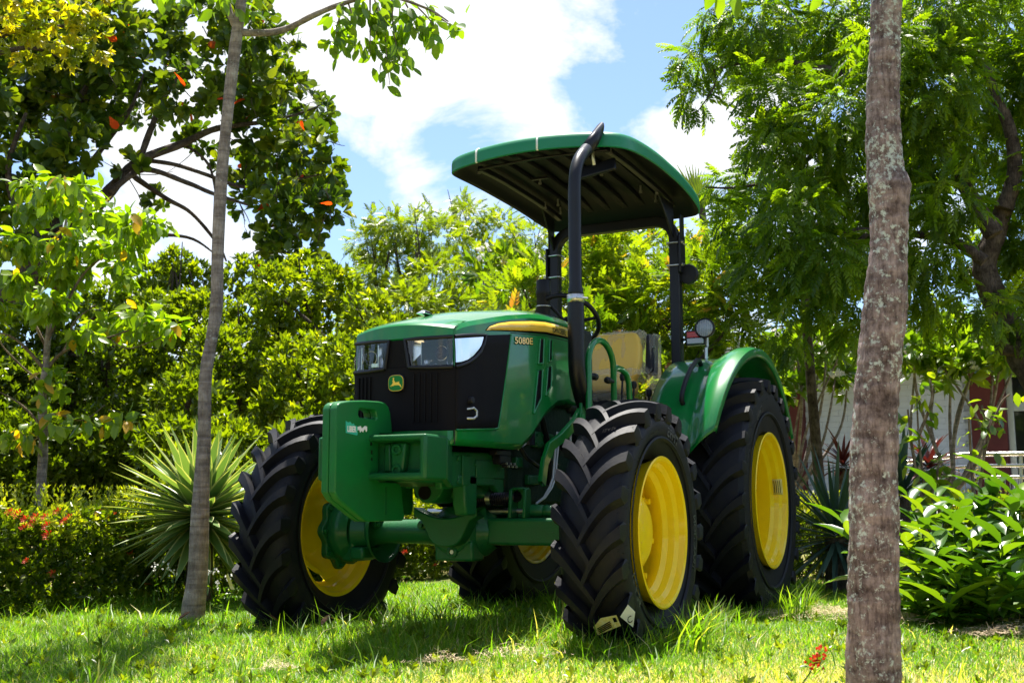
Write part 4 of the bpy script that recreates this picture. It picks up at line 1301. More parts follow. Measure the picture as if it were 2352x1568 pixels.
# ---------------- fenders
def fender(sg):
    cx, cz = -2.05, .72
    ys_ = [(.430, .868, 16), (.50, .872, 15), (.60, .874, 15), (.655, .872, 15.5), (.685, .868, 16.5), (.715, .880, 17.5), (.75, .908, 18.5), (.79, .928, 20), (.83, .930, 22), (.865, .918, 24)]
    rws = []
    NA = 44
    for y, r_, a0 in ys_:
        row = []
        for a_ in np.linspace(R(a0), R(152), NA):
            f = min(1, max(0, (math.degrees(a_)-18)/62))
            yy = y if y < .70 else .70 + (y-.70)*(.78+.54*f**.7)
            rr_ = r_
            z = cz+rr_*math.sin(a_)
            x = cx+rr_*math.cos(a_)
            if y < .67: z = min(z, 1.586)
            row.append((x, sg*yy, z))
        rws.append(row)
    # rolled lip
    for dr, dy in ((-.030, .006), (-.055, -.004)):
        row = []
        for a_ in np.linspace(R(25), R(152), NA):
            f = min(1, max(0, (math.degrees(a_)-18)/62))
            yy = .70+(.865-.70)*(.78+.54*f**.7)+dy
            row.append((cx+(.918+dr)*math.cos(a_), sg*yy, cz+(.918+dr)*math.sin(a_)))
        rws.append(row)
    mm = MB(); mm.grid(rws)
    F_ = mm.build('fender', GREEN, TR, smooth=50, solid=.006)
    # inner skirt
    mm = MB()
    mm.grid([[(cx+r_*math.cos(a_), sg*.431, min(1.584, cz+r_*math.sin(a_))) for r_ in (.30, .866)] for a_ in np.linspace(R(18), R(150), 24)])
    mm.build('fender_skirt', PLAS, F_, solid=.006)
    if sg > 0:
        def on(a_, y, o): return (cx+(.872+o)*math.cos(R(a_)), y, cz+(.872+o)*math.sin(R(a_)))
        mm = MB(); mm.tube([on(66, .640, .0), on(65, .640, .035), on(62.5, .638, .052), on(55, .634, .058), on(47, .630, .056), on(41, .628, .050), on(38.5, .627, .03), on(38.5, .627, 0)], .0145, 12)
        mm.build('fender_handle', PLAS, F_, smooth=60)
    return F_
FL = fender(1); FR = fender(-1)

# ---------------- roll bar
ROPSM = BLK
m = MB()
PX, PY = -1.955, .415
hoop = [(PX, PY, 1.0), (PX, PY, 2.36)] + [(PX, PY-.13+.13*math.cos(t), 2.36+.13*math.sin(t)) for t in np.linspace(.2, math.pi/2, 7)] + \
       [(PX, -PY+.13-.13*math.sin(t), 2.36+.13*math.cos(t)) for t in np.linspace(0, math.pi/2-.2, 7)] + [(PX, -PY, 2.36), (PX, -PY, 1.0)]
# square section tube
m.tube(hoop, .046, 4)
rops = m.build('roll_bar', BLK, TR, bevel=.007, smooth=30)
for sg in (1, -1):
    m = MB()
    m.bounds((PX-.055, sg*(PY+.036), 2.14), (PX+.055, sg*(PY+.050), 2.385))
    m.bounds((PX-.055, sg*(PY+.036), 2.385), (PX+.02, sg*(PY+.046), 2.52))
    m.build('roll_bar_plate', BLK, rops, bevel=.004)
    m = MB()
    for z in (2.19, 2.335):
        m.tube([(PX-.05, sg*(PY+.05), z), (PX+.037, sg*(PY+.045), z), (PX+.045, sg*(PY-.03), z), (PX+.037, sg*(PY-.042), z), (PX-.05, sg*(PY-.042), z)], .006, 8)
        m.lathe([(0, .012), (.008, .012), (.008, .006), (.018, .006), (.018, 0)] if sg > 0 else [(0, .012), (-.008, .012), (-.008, .006), (-.018, .006), (-.018, 0)], (PX+.037, sg*(PY+.052), z), 'y', 8)
    m.build('u_bolt', STEEL, rops, each=True)
    m = MB()
    m.lathe([(-.02, .03), (0, .050), (.03, .062), (.06, .064), (.07, .058), (.072, 0)] if True else [], (PX-.075, sg*(PY+.075), 2.135), 'x', 24)
    m.tube([(PX-.05, sg*(PY+.075), 2.135), (PX-.05, sg*(PY+.05), 2.10), (PX, sg*PY, 2.09)], .009, 8)
    m.build('rear_lamp', PLAS, rops)
# ---------------- canopy
CX, CA, CB = -1.40, .785, .575
def plan(t, k=1.0, p=13):
    c_, s_ = math.cos(t), math.sin(t)
    x = CX+CA*k*math.copysign(abs(c_)**(2/p), c_); y = CB*k*math.copysign(abs(s_)**(2/p), s_)
    # front edge bowed forward, front corners pulled back
    u = (x-CX)/CA
    if u > 0: x -= .085*u*(y/CB)**2
    y *= 1-.05*abs(u)**2
    return x, y
def zed(x, y):
    u = (x-CX)/CA; v = y/CB
    return 2.552+.062*(1-u*u)+.040*max(0, u)*(1-v*v)+.022*max(0, u)
_q = set()
for v in np.linspace(0, 1, 22):
    e_ = min(1.0, v)**6.5
    for t in (math.asin(e_), math.acos(e_)):
        for k in range(4):
            _q.add(round((t if k % 2 == 0 else math.pi/2-t)+k*math.pi/2, 6) % (2*math.pi))
TS = np.array(sorted(_q))
TS = TS[np.concatenate([[True], np.diff(TS) > 1e-5])]
def cring(k, dz): 
    r_ = []
    for t in TS:
        x, y = plan(t, k); r_.append((x, y, zed(x, y)+dz))
    return r_
m = MB()
m.grid([cring(.987, .0), cring(1.0, .005), cring(1.0, .050), cring(.994, .072), cring(.978, .084), cring(.955, .089)]+[cring(k, .089+.026*(1-(k/.955)**2)) for k in (.75, .5, .25, .02)], close=True)
roof = m.build('canopy', ROOFG, TR, smooth=45)
m = MB()
m.grid([cring(.985, .001), cring(.955, .006), cring(.93, .030), cring(.86, .055), cring(.55, .075), cring(.25, .082), cring(.02, .084)], close=True)
m.build('canopy_liner', LINER, roof, smooth=40)
m = MB()
for y in (-.30, -.18, -.06, .06, .18, .30):
    m.add([], [])
    xs = np.linspace(-2.02, -.80, 12)
    rws = []
    for x in xs:
        zc = zed(x, y)+.062
        rws.append([(x, y-.030, zc+.012), (x, y-.018, zc-.007), (x, y+.018, zc-.007), (x, y+.030, zc+.012)])
    m.grid(rws)
m.build('liner_rib', LINER, roof, smooth=20, solid=.002, each=True)
m = MB()
for y in (-.395, .395):
    xs = np.linspace(-1.99, -.84, 8)
    m.tube([(x, y, zed(x, y)+.022) for x in xs], .022, 4)
m.tube([(-.84, -.40, zed(-.84, -.4)+.02), (-.78, 0, zed(-.8, 0)+.0), (-.84, .40, zed(-.84, .4)+.02)], .009, 8)
for sg in (1, -1):
    m.add([(-1.70, sg*.40, 2.60), (-1.93, sg*.42, 2.585), (-1.93, sg*.42, 2.36), (-1.70, sg*.388, 2.60), (-1.93, sg*.408, 2.585), (-1.93, sg*.408, 2.36)], [(0, 1, 2), (5, 4, 3), (0, 2, 5, 3), (1, 4, 5, 2), (0, 3, 4, 1)])
cf = m.build('canopy_frame', BLK, roof, bevel=.004, each=True)[0]
m = MB()
for (x, y) in ((-.86, -.41), (-.86, .41), (-1.25, -.2), (-1.25, .2), (-1.72, -.38), (-1.72, .38), (-1.85, -.33), (-1.85, .33), (-1.65, .30), (-1.7, -.28)):
    zc = zed(x, y)+.0
    m.lathe([(0, .011), (.012, .011), (.012, .007), (.045, .007)], (x, y, zc), 'z', 8)
m.build('canopy_bolt', STEEL, cf, each=True)
m = MB()
for (x, y) in ((-1.25, -.2), (-1.25, .2)): m.bounds((x-.01, y-.055, zed(x, y)+.03), (x+.01, y+.055, zed(x, y)+.045))
m.build('canopy_tab', BLK, cf, each=True)
m = MB()
for y in (-.315, .075):
    x, zc = None, None
    # white strip painted for the light caught in a notch of the front edge
    best = min(TS, key=lambda t: abs(plan(t)[1]-y)+(0 if math.cos(t) > 0 else 9))
    rws = []
    for k, dz in ((.990, -.001), (1.003, .004), (1.003, .050), (.996, .075), (.955, .092)):
        row = []
        for d_ in (-.006, .006):
            xx, yy = plan(best, k); row.append((xx, y+d_, zed(xx, y)+dz))
        rws.append(row)
    m.grid(rws)
m.build('lit_notch_strip', WHITE, roof, solid=.001, each=True)
# mirror under the canopy
m = MB(); m.box((-.83, .34, 2.530), (.020, .225, .075), Matrix.Rotation(R(8), 3, 'X') @ Matrix.Rotation(R(-12), 3, 'Y'))
mir = m.build('mirror', BLK, roof, bevel=.012, seg=3)
MB().tube([(-.815, .33, 2.55), (-.80, .33, 2.585), (-.80, .33, 2.62)], .010, 8).build('mirror_stem', STEEL, mir)
# lamps on the fender
def worklight(y, parent):
    m = MB().lathe([(-.075, .02), (-.06, .045), (-.01, .058), (.012, .063), (.020, .063), (.022, .055)], (-1.93, y, 1.775), 'x', 28)
    L_ = m.build('work_light', BLK, parent)
    m = MB().lathe([(.012, .056), (.018, .052), (.024, .03), (.026, 0)], (-1.93, y, 1.775), 'x', 28)
    for i in range(9):
        yy = y-.044+.011*i; h = math.sqrt(max(0, .05**2-(yy-y)**2))
        m.bounds((-1.93+.016, yy-.002, 1.775-h), (-1.93+.0275, yy+.002, 1.775+h))
    m.build('lens', FROST, L_)
    MB().tube([(-1.93, y, 1.585), (-1.93, y, 1.65), (-1.955, y, 1.665), (-1.955, y, 1.72)], .011, 8).build('lamp_stem', STEEL, L_)
worklight(.605, FL); worklight(-.605, FR)
for sg, pr in ((1, FL), (-1, FR)):
    m = MB(); m.bounds((-1.975, sg*.478, 1.675), (-1.925, sg*.602, 1.768)); m.tube([(-1.95, sg*.48, 1.72), (-1.955, sg*.42, 1.71)], .010, 8)
    L_ = m.build('indicator_lamp', BLK, pr, bevel=.010)
    m = MB(); m.bounds((-1.928, sg*.487, 1.722), (-1.918, sg*.593, 1.760)); m.build('red_lens', RED, L_, bevel=.004)
    m = MB(); m.bounds((-1.928, sg*.487, 1.683), (-1.918, sg*.593, 1.7195)); m.build('clear_lens', FROST, L_, bevel=.004)
# ================================================================== VEGETATION
def px(r_, d): return r_/FPX*d

BARK_N = bark_mat('bark_grey_brown', (.40, .318, .31), (.09, .063, .060), (.48, .54, .51), band=17, lich=.575, scale=19)
BARK_L = bark_mat('bark_grey', (.40, .34, .31), (.20, .165, .15), (.46, .48, .45), band=26, lich=.66, scale=16, fiss=.55)
BARK_D = bark_mat('bark_dark', (.16, .125, .10), (.04, .03, .025), (.24, .24, .21), band=5, lich=.80, scale=14)
BARK_T = bark_mat('bark_twig', (.34, .26, .18), (.14, .10, .07), (.3, .29, .24), band=10, lich=.66)

def trunk_mesh(m, pts, rad, segs=14, wob=.05, seed=0):
    """smooth tapering limb through pts with small lumps"""
    pts = [np.array(p, float) for p in pts]
    n = len(pts)
    P, Rr = [], []
    for i in range(n-1):
        p0, p1, p2, p3 = pts[max(0, i-1)], pts[i], pts[i+1], pts[min(n-1, i+2)]
        for t_ in np.linspace(0, 1, 6, endpoint=False):
            P.append(.5*((2*p1)+(-p0+p2)*t_+(2*p0-5*p1+4*p2-p3)*t_*t_+(-p0+3*p1-3*p2+p3)*t_**3))
            Rr.append(rad[i]*(1-t_)+rad[i+1]*t_)
    P.append(pts[-1]); Rr.append(rad[-1])
    rr = random.Random(seed)
    Rr = [r_*(1+rr.uniform(-wob, wob)) for r_ in Rr]
    m.tube(P, Rr, segs)

# ---- leaf materials
L_ALM = leaf_mat('almond_leaf', [(0, (.022, .052, .008)), (.45, (.050, .095, .009)), (.8, (.11, .155, .010)), (.945, (.14, .16, .014)), (.955, (.36, .035, .012)), (1, (.40, .06, .014))], (3.0, 2.7, 0.40), .40, .40, .35)
L_YEL = leaf_mat('yellowish_leaf', [(0, (.09, .13, .01)), (.5, (.20, .22, .012)), (1, (.34, .28, .015))], (3.15, 3.04, 0.40), .45, .4)
L_SMALL = leaf_mat('bright_broad_leaf', [(0, (.075, .135, .010)), (.6, (.12, .19, .013)), (.93, (.19, .25, .016)), (.97, (.36, .22, .02)), (1, (.30, .12, .02))], (2.80, 2.88, 0.35), .48, .32, .5)
L_DARK = leaf_mat('dark_bush_leaf', [(0, (.045, .080, .006)), (.5, (.11, .16, .009)), (.85, (.18, .225, .013)), (1, (.24, .26, .018))], (2.8, 2.7, 0.30), .46, .30, .5)
L_NEEMY = leaf_mat('yellow_green_leaf', [(0, (.06, .105, .006)), (.5, (.125, .175, .009)), (.85, (.20, .235, .014)), (1, (.30, .22, .03))], (2.62, 2.56, 0.35), .45, .34, .5)
L_BUSH = leaf_mat('bright_pinnate_leaf', [(0, (.06, .12, .008)), (.5, (.125, .19, .012)), (.88, (.20, .25, .016)), (.95, (.32, .20, .05)), (1, (.30, .13, .06))], (2.45, 2.40, 0.35), .45, .34, .5)
L_NEEM = leaf_mat('neem_leaf', [(0, (.028, .062, .004)), (.5, (.070, .125, .008)), (.9, (.135, .195, .011)), (1, (.19, .23, .016))], (3.6, 3.5, 0.40), .46, .42, .3)
L_PLUM = leaf_mat('plumeria_leaf', [(0, (.04, .09, .01)), (.6, (.095, .155, .014)), (1, (.17, .22, .018))], (2.98, 3.04, 0.40), .42, .28, .6)
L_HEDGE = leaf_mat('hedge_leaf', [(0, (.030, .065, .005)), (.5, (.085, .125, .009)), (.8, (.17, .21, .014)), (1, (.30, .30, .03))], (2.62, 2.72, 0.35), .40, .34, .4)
L_GING = leaf_mat('broad_shrub_leaf', [(0, (.036, .10, .014)), (.6, (.082, .17, .016)), (1, (.15, .235, .018))], (2.0, 1.9, 0.25), .40, .27, .6)
L_AGV = leaf_mat('variegated_leaf', [(0, (.10, .18, .06)), (1, (.15, .235, .075))], (2.10, 2.08, 0.60), .22, .38, .4, edge=((.52, .52, .27), .78, .95))
L_AGD = leaf_mat('grey_green_leaf', [(0, (.025, .06, .045)), (1, (.06, .11, .07))], (1.75, 1.76, 0.60), .15, .4)
L_DRAC = leaf_mat('dark_red_leaf', [(0, (.035, .008, .012)), (1, (.085, .016, .018))], (1.6, 1.0, 0.50), .35, .35)
L_PALM = leaf_mat('palm_leaf', [(0, (.05, .09, .015)), (1, (.13, .17, .03))], (2.62, 2.56, 0.40), .4, .35)
PETAL_R = leaf_mat('red_petal', [(0, (.55, .03, .015)), (1, (.75, .09, .03))], (1.2, 1, .7), .3, .5)
PETAL_W = leaf_mat('white_petal', [(0, (.75, .74, .68)), (1, (.85, .84, .80))], (1, 1, 1), .3, .5)

# ---- templates
T_OB = leaf_tmpl(.50, .10, .16, ((0, .06), (.3, .45), (.62, .95), (.86, .90), (1, .30)))
T_OV = leaf_tmpl(.50, .12, .18)
T_LANCE = leaf_tmpl(.26, .08, .15, ((0, .1), (.3, .95), (.6, .85), (1, .02)))
T_D = diamond_tmpl(.45)
T_DN = diamond_tmpl(.30, .06)
T_ALM = rosette_tmpl(7, T_OB, (35, 82), (.75, 1.05), 1)
T_BUSHR = rosette_tmpl(7, diamond_tmpl(.40, .06, .55), (25, 85), (.7, 1.1), 2, .10)
T_PLR = rosette_tmpl(8, diamond_tmpl(.32, .05, .6), (25, 85), (.7, 1.05), 3, .1)
T_NEEM = frond_tmpl(7, diamond_tmpl(.40, .04, .42), .45, .31, 58, 4, .55)
T_PIN = frond_tmpl(7, diamond_tmpl(.42, .04, .42), .22, .30, 55, 5, .15)
T_FL = rosette_tmpl(5, diamond_tmpl(.75, .05, .6), (50, 75), (.9, 1.05), 6, .02)

DENS = 4.0
def crown(name, parent, tmpl, m, clumps, size, per_m2=60, outw=.7, upb=.25, droop=0., nup=1.0, zs=.8, shell=.5, tint=(.0, 1.), dj=.9, ref=None):
    """clumps: (u, v, r_px, dist [, count factor]); leaf units scattered through ellipsoids"""
    Ps, Ds = [], []
    for c in clumps:
        if c[0] == 'w':
            ctr, r_, f = np.array(c[1:4]), c[4], c[5]
        else:
            u, v, rp, d = c[:4]
            f = c[4] if len(c) > 4 else 1.
            r_ = px(rp, d); ctr = at(u, v, d)
        n = max(8, int(DENS*per_m2*4*r_*r_*f))
        P, D = blob_points(ctr, (r_*dj, r_*dj, r_*zs), n, shell)
        Ps.append(P); Ds.append(D)
    P = np.concatenate(Ps); D = np.concatenate(Ds)
    n = len(P)
    j = RNG.normal(size=(n, 3))*.5
    D2 = nrm(D*outw + j + np.array([0, 0, upb-droop]))
    Nn = nrm(RNG.normal(size=(n, 3))*.45 + np.array([0, 0, nup]) + D*.3)
    S = size*RNG.uniform(.7, 1.15, n)
    ti = np.clip(RNG.beta(1.8, 1.8, n)*(tint[1]-tint[0])+tint[0], 0, 1)
    base = np.array(parent.matrix_world.translation) if parent is not None else np.zeros(3)
    loc = np.array(parent.location) if parent is not None else np.zeros(3)
    me = tmpl.scatter(name, P-loc, D2, Nn, S, m, ti)
    return inst(name, me, parent), P

def tree(name, label, cat, base, group=None):
    o = empty(name, base, label, cat, group)
    return o

def limb(parent, name, pts, rad, m, segs=8, seed=0, wob=.06):
    loc = np.array(parent.location)
    if len(pts) > 14:
        mm = MB()
        for p, r_ in zip(pts, rad):
            trunk_mesh(mm, [np.array(q)-loc for q in p], r_, segs, wob, seed); seed += 1
        o = mm.build(name, m, parent, smooth=60); o['kind'] = 'stuff'
        return o
    for p, r_ in zip(pts, rad):
        mm = MB(); trunk_mesh(mm, [np.array(q)-loc for q in p], r_, segs, wob, seed); seed += 1
        o = mm.build(name, m, parent, smooth=60)
    return o

def gpt(u, v, d):
    p = at(u, v, d); return np.array((p[0], p[1], float(ground_z(p[0], p[1]))))

def leaf_parts(parent, name, tmpl, m, P, D, Nn, S, tints, variants=3):
    """single leaves as objects sharing a few meshes"""
    loc = np.array(parent.location)
    ms = []
    for i in range(variants):
        n = len(tmpl.v)
        ms.append(np_mesh(name, tmpl.v, tmpl.loops, tmpl.starts, m, np.full(n, tints[0]+(tints[1]-tints[0])*i/max(1, variants-1)), tmpl.edge))
    for i in range(len(P)):
        inst(name, ms[int(RNG.integers(variants))], parent, tmpl.matrix(P[i]-loc, D[i], Nn[i], float(S[i])))

# ------------------------------------------------------------------ foreground trunks
def pxpath(lst, d): return [at(u, v, d) for u, v in lst]
# right trunk (close)
dR_ = 3.6
edges = [(2003, 2070, -60), (2001, 2068, 40), (1993, 2065, 200), (1991, 2068, 330), (1993, 2074, 400), (1997, 2089, 435), (2001, 2084, 480), (2001, 2082, 560), (1987, 2080, 700), (1965, 2060, 900), (1956, 2056, 1050), (1955, 2060, 1200), (1952, 2060, 1400), (1950, 2064, 1560)]
base = gpt(2008, 1600, dR_)
TRR = tree('tree', 'close brown trunk blotched with lichen, cutting through the right of the view', 'tree', base)
loc = np.array(TRR.location)
pts, rad = [], []
for a_, b_, v in reversed(edges):
    pts.append(at((a_+b_)/2, v, dR_)-loc); rad.append(px((b_-a_)/2, dR_))
pts = [np.array((0, 0, -.1))] + [np.array(p) for p in pts]; rad = [rad[0]*1.12] + rad
m = MB()
segs = 72
P, Rr = [], []
for i in range(len(pts)-1):
    k = max(2, int(np.linalg.norm(pts[i+1]-pts[i])/.016))
    for t_ in np.linspace(0, 1, k, endpoint=False):
        s_ = t_*t_*(3-2*t_); P.append(pts[i]*(1-t_)+pts[i+1]*t_); Rr.append(rad[i]*(1-s_)+rad[i+1]*s_)
P.append(pts[-1]); Rr.append(rad[-1])
top = P[-1]
for z_ in (1.2, 2.4): P.append(top+np.array((-.02*z_, -.03*z_, .6*z_))); Rr.append(rad[-1]*(1-.15*z_))
m.tube(P, Rr, segs)
V = []
for q in m.v:
    n_ = mnoise.noise(Vector((q[0]*22, q[1]*22, q[2]*14)))*.0042 + mnoise.noise(Vector((q[0]*60, q[1]*60, q[2]*30)))*.0026 + .0016*math.sin(q[2]*150+3*mnoise.noise(Vector((q[0]*9, q[1]*9, q[2]*3))))
    c_ = min(P, key=lambda a: abs(a[2]-q[2])); d_ = np.array((q[0]-c_[0], q[1]-c_[1], 0)); l_ = np.linalg.norm(d_)
    V.append(tuple(np.array(q)+(d_/l_*n_ if l_ > 1e-6 else 0)))
m.v = V
tk = m.build('trunk', BARK_N, TRR, smooth=70)
k_ = at(2086, 438, dR_)-np.array([0, 0, 0])
m = MB(); kp = np.array(at(2074, 442, dR_)-loc); kd = rt*.03+np.array((0, 0, .004))
m.tube([kp-kd*.6, kp+kd*.2, kp+kd*.48], [.030, .023, .012], 12)
m.build('branch_stub', BARK_N, tk, smooth=60)
# its crown, mostly above the frame: leaves hang into the top edge
cl = [(2150, -420, 200, 3.4, .3), (2400, -380, 200, 3.5, .3), (1900, -400, 120, 3.3, .3), (1690, -150, 45, 3.2, .3)]
crown('crown', TRR, T_OV, L_SMALL, cl, .11, 95, .3, 0, .9, .3)
hang = [(1652, -18, (.05, 0, -1)), (1682, -25, (.25, 0, -1)), (1640, -30, (-.3, 0, -1)), (1888, -12, (-.4, 0, -.6)), (1905, -30, (.2, 0, -1)), (1700, -45, (.6, 0, -.8))]
Pq = np.array([at(u, v, 3.1) for u, v, _ in hang]); Dq = np.array([rt*a_+up*c_ for _, _, (a_, b_, c_) in hang])
leaf_parts(TRR, 'leaf', T_OV, L_SMALL, Pq, Dq, np.array([-fw+rt*.4+up*.3]*len(hang)), np.array([.075, .085, .07, .055, .05, .06]), (.3, .7))
limb(TRR, 'twig', [[top+loc, at(1900, -180, 3.3), at(1760, -120, 3.2), at(1660, -40, 3.1)]], [[.03, .02, .012, .004]], BARK_T)

# left trunk
dL = 6.35
edges = [(546, 569, -60), (543, 566, 0), (533, 560, 60), (521, 549, 150), (506, 531, 300), (492, 520, 450), (486, 513, 600), (483, 512, 700), (473, 499, 778), (458, 486, 868), (454, 483, 1011), (441, 479, 1167), (432, 476, 1317), (419, 469, 1400)]
base = gpt(443, 1420, dL)
TRL = tree('tree', 'slim grey trunk on the lawn left of the tractor, with a leafy branch overhead', 'tree', base)
loc = np.array(TRL.location)
pts = [np.array((0, 0, -.08))]+[at((a_+b_)/2, v, dL)-loc for a_, b_, v in reversed(edges)]
rad = [px(27, dL)]+[px((b_-a_)/2, dL) for a_, b_, v in reversed(edges)]
top = pts[-1]
for q, r_ in ((.5, .9), (1.1, .75), (1.8, .4)): pts.append(top+np.array((.02*q, .05*q, q))); rad.append(rad[14]*r_)
m = MB(); trunk_mesh(m, pts, rad, 20, .02, 4)
tk = m.build('trunk', BARK_L, TRL, smooth=60)
br = [at(556, 75, dL), at(610, 76, dL), at(660, 66, dL), at(720, 36, dL-.1), at(790, 8, dL-.2), at(880, -10, dL-.3), at(980, 20, dL-.3), at(1030, 50, dL-.3)]
br2 = [at(540, 60, dL), at(525, 20, dL), at(515, -60, dL), at(500, -200, dL)]
limb(TRL, 'branch', [br, br2], [[.022, .020, .018, .016, .013, .010, .007, .004], [.02, .018, .016, .01]], BARK_L, 10)
tw = [[at(u0, v0, dL-.2), at(u1, v1, dL-.25), at(u2, v2, dL-.3)] for u0, v0, u1, v1, u2, v2 in
      [(790, 8, 775, 60, 770, 125), (800, 8, 815, 60, 815, 125), (850, -2, 850, 70, 850, 130), (880, -5, 885, 90, 895, 195), (900, 0, 905, 80, 925, 160), (950, 8, 990, 50, 1010, 90), (980, 20, 1030, 55, 1060, 72), (860, -2, 870, 40, 860, 90), (930, 5, 950, 45, 965, 90)]]
limb(TRL, 'twig', tw, [[.006, .004, .002]]*len(tw), BARK_T, 6)
# leaves of the hanging spray, one by one
LP = []
def along(tws, n, jit):
    out_ = []
    for p in tws:
        for i in range(n):
            t_ = RNG.uniform(.1, 1)
            q = (1-t_)**2*p[0]+2*t_*(1-t_)*p[1]+t_*t_*p[2]
            out_.append(q+RNG.normal(size=3)*jit)
    return np.array(out_)
LP = along(tw, 17, .035)
mid = [at(u, v, dL-.25) for u, v in [(780, 40), (800, 70), (830, 30), (850, 60), (880, 40), (900, 60), (925, 40), (860, 20), (900, 15), (940, 30), (960, 45), (830, 90), (880, 80), (820, 15), (915, 90), (890, 120), (905, 140), (975, 30), (870, 100), (780, 85), (1000, 60)]]
LP = np.concatenate([LP]+[np.array(mid)+RNG.normal(size=(len(mid), 3))*.04 for _ in range(4)])
n = len(LP)
LD = nrm(RNG.normal(size=(n, 3))*.55 + np.array([0, 0, -.95]) + rt*.15)
LN = nrm(-fw*.5 + RNG.normal(size=(n, 3))*.6 + np.array([0, 0, .5]))
leaf_parts(TRL, 'leaf', leaf_tmpl(.52, .08, .12), L_SMALL, LP, LD, LN, RNG.uniform(.075, .105, n), (.05, .7), 5)
# crown above the frame (throws the shade on the lawn at left)
cl = [('w', .95, -1.25, 4.05, .38, 1.3), ('w', .45, -1.50, 4.15, .40, 1.3), ('w', -.05, -1.75, 4.3, .40, 1.3), ('w', -.55, -1.95, 4.2, .36, 1.0), ('w', .1, -1.5, 4.9, .35, .4), ('w', 1.45, -1.0, 4.1, .40, 1.3), ('w', -.5, -2.5, 4.3, .4, .3)]
crown('crown', TRL, T_OV, L_SMALL, cl, .125, 60, .3, 0, .6, .6, tint=(0, .85))
cl = [(500, 10, 40, 6.25, .5), (560, 20, 30, 6.3, .4), (420, -10, 40, 6.3, .35)]
o_, _ = crown('leaf_spray', TRL, T_OV, L_SMALL, cl, .115, 90, .3, 0, .6, .4, tint=(0, .8)); o_['kind'] = 'stuff'

# ------------------------------------------------------------------ tropical almond, upper left
dA = 14.5
TA = tree('almond_tree', 'big spreading tree with broad leathery leaves, a few of them red, at upper left', 'tree', gpt(-260, 1300, dA))
cl = []
for u, v, r_ in [(620, 180, 80), (690, 255, 65), (600, 300, 80), (715, 330, 60), (640, 380, 85), (745, 425, 50), (700, 480, 70), (765, 480, 35), (620, 465, 60), (685, 560, 62), (610, 560, 50), (530, 230, 70), (440, 220, 80),
                 (350, 130, 100), (450, 60, 90), (560, 60, 80), (250, 90, 110), (330, 255, 55), (180, 220, 105), (70, 150, 120), (60, 300, 110), (160, 330, 85), (80, 430, 90), (30, 530, 60), (225, 235, 70), (455, 320, 45), (545, 375, 50),
                 (300, 385, 32), (560, 170, 60), (230, 20, 80), (100, 40, 100), (-120, 200, 160), (-130, 420, 130), (-90, 20, 140), (640, 100, 45), (740, 250, 30), (370, 460, 26), (560, 460, 30), (700, 410, 50), (770, 390, 28), (600, 620, 40), (720, 610, 36)]:
    cl.append((u, v, r_, dA+RNG.uniform(-1.0, 1.2)))
cl += [(300, -130, 150, 15.0, .5), (560, -80, 110, 14.8, .5)]
co, PP = crown('crown', TA, T_ALM, L_ALM, cl, .178, 17, .8, .35, 0, .6, tint=(0, .90), shell=.35)
# nearest single leaves as parts
idx = RNG.choice(len(PP), 290, replace=False)
Pn = PP[idx]+RNG.normal(size=(290, 3))*.18 - np.array([fw[0], fw[1], 0])*.25
leaf_parts(TA, 'leaf', T_OB, L_ALM, Pn, nrm(RNG.normal(size=(290, 3))+np.array([0, 0, .2])), nrm(RNG.normal(size=(290, 3))*.5+np.array([0, 0, 1.])), RNG.uniform(.15, .21, 290), (.1, .96), 8)
bl = lambda L, dd=0: [at(u, v, dA+dd) for u, v in L]
limb(TA, 'trunk', [[gpt(-260, 1300, dA)-np.array([0, 0, .2])]+bl([(-220, 1000), (-120, 800), (0, 690)])], [[.36, .30, .26, .24]], BARK_D, 14)
limb(TA, 'branch', [bl([(-60, 740), (60, 650), (110, 560), (130, 420), (150, 300), (200, 200)]), bl([(0, 690), (90, 600), (180, 520), (255, 435), (320, 370), (420, 330), (500, 295), (620, 280)], -.2),
      bl([(320, 370), (345, 300), (380, 220), (430, 150)], -.2), bl([(255, 440), (330, 390), (430, 420), (490, 445), (600, 480)], -.4), bl([(300, 400), (380, 455), (440, 490), (500, 560), (520, 600)], .3),
      bl([(20, 690), (150, 600), (320, 545), (430, 545), (490, 580)], .4), bl([(130, 420), (200, 380), (250, 320), (300, 250), (330, 170)], .4), bl([(330, 368), (400, 378), (470, 400), (560, 430), (640, 420), (740, 400)], -.1),
      bl([(420, 330), (480, 380), (500, 480), (510, 560)], -.1), bl([(100, 560), (40, 480), (20, 380), (60, 260)], -.6), bl([(620, 280), (690, 260), (740, 240)]), bl([(600, 480), (680, 500), (760, 470)])],
     [[.22, .18, .14, .10, .07, .04], [.15, .11, .09, .075, .06, .05, .04, .02], [.045, .04, .03, .015], [.04, .035, .03, .025, .012], [.04, .03, .025, .02, .01], [.06, .045, .03, .02, .01], [.05, .04, .03, .025, .012], [.03, .028, .026, .022, .016, .008], [.02, .018, .012, .008], [.07, .05, .035, .02], [.02, .015, .008], [.015, .012, .006]], BARK_D, 9)
# thin bare twigs
tw = []
for i in range(120):
    c = cl[int(RNG.integers(len(cl)-6))]
    p = at(c[0]+RNG.uniform(-.5, .5)*c[2], c[1]+RNG.uniform(-.4, .5)*c[2], c[3]); d_ = nrm(RNG.normal(size=3)+np.array([0, 0, -.2]))*RNG.uniform(.25, .7)
    tw.append([p, p+d_*.5+RNG.normal(size=3)*.05, p+d_])
limb(TA, 'twig', tw, [[.008, .006, .003]]*len(tw), BARK_D, 4)

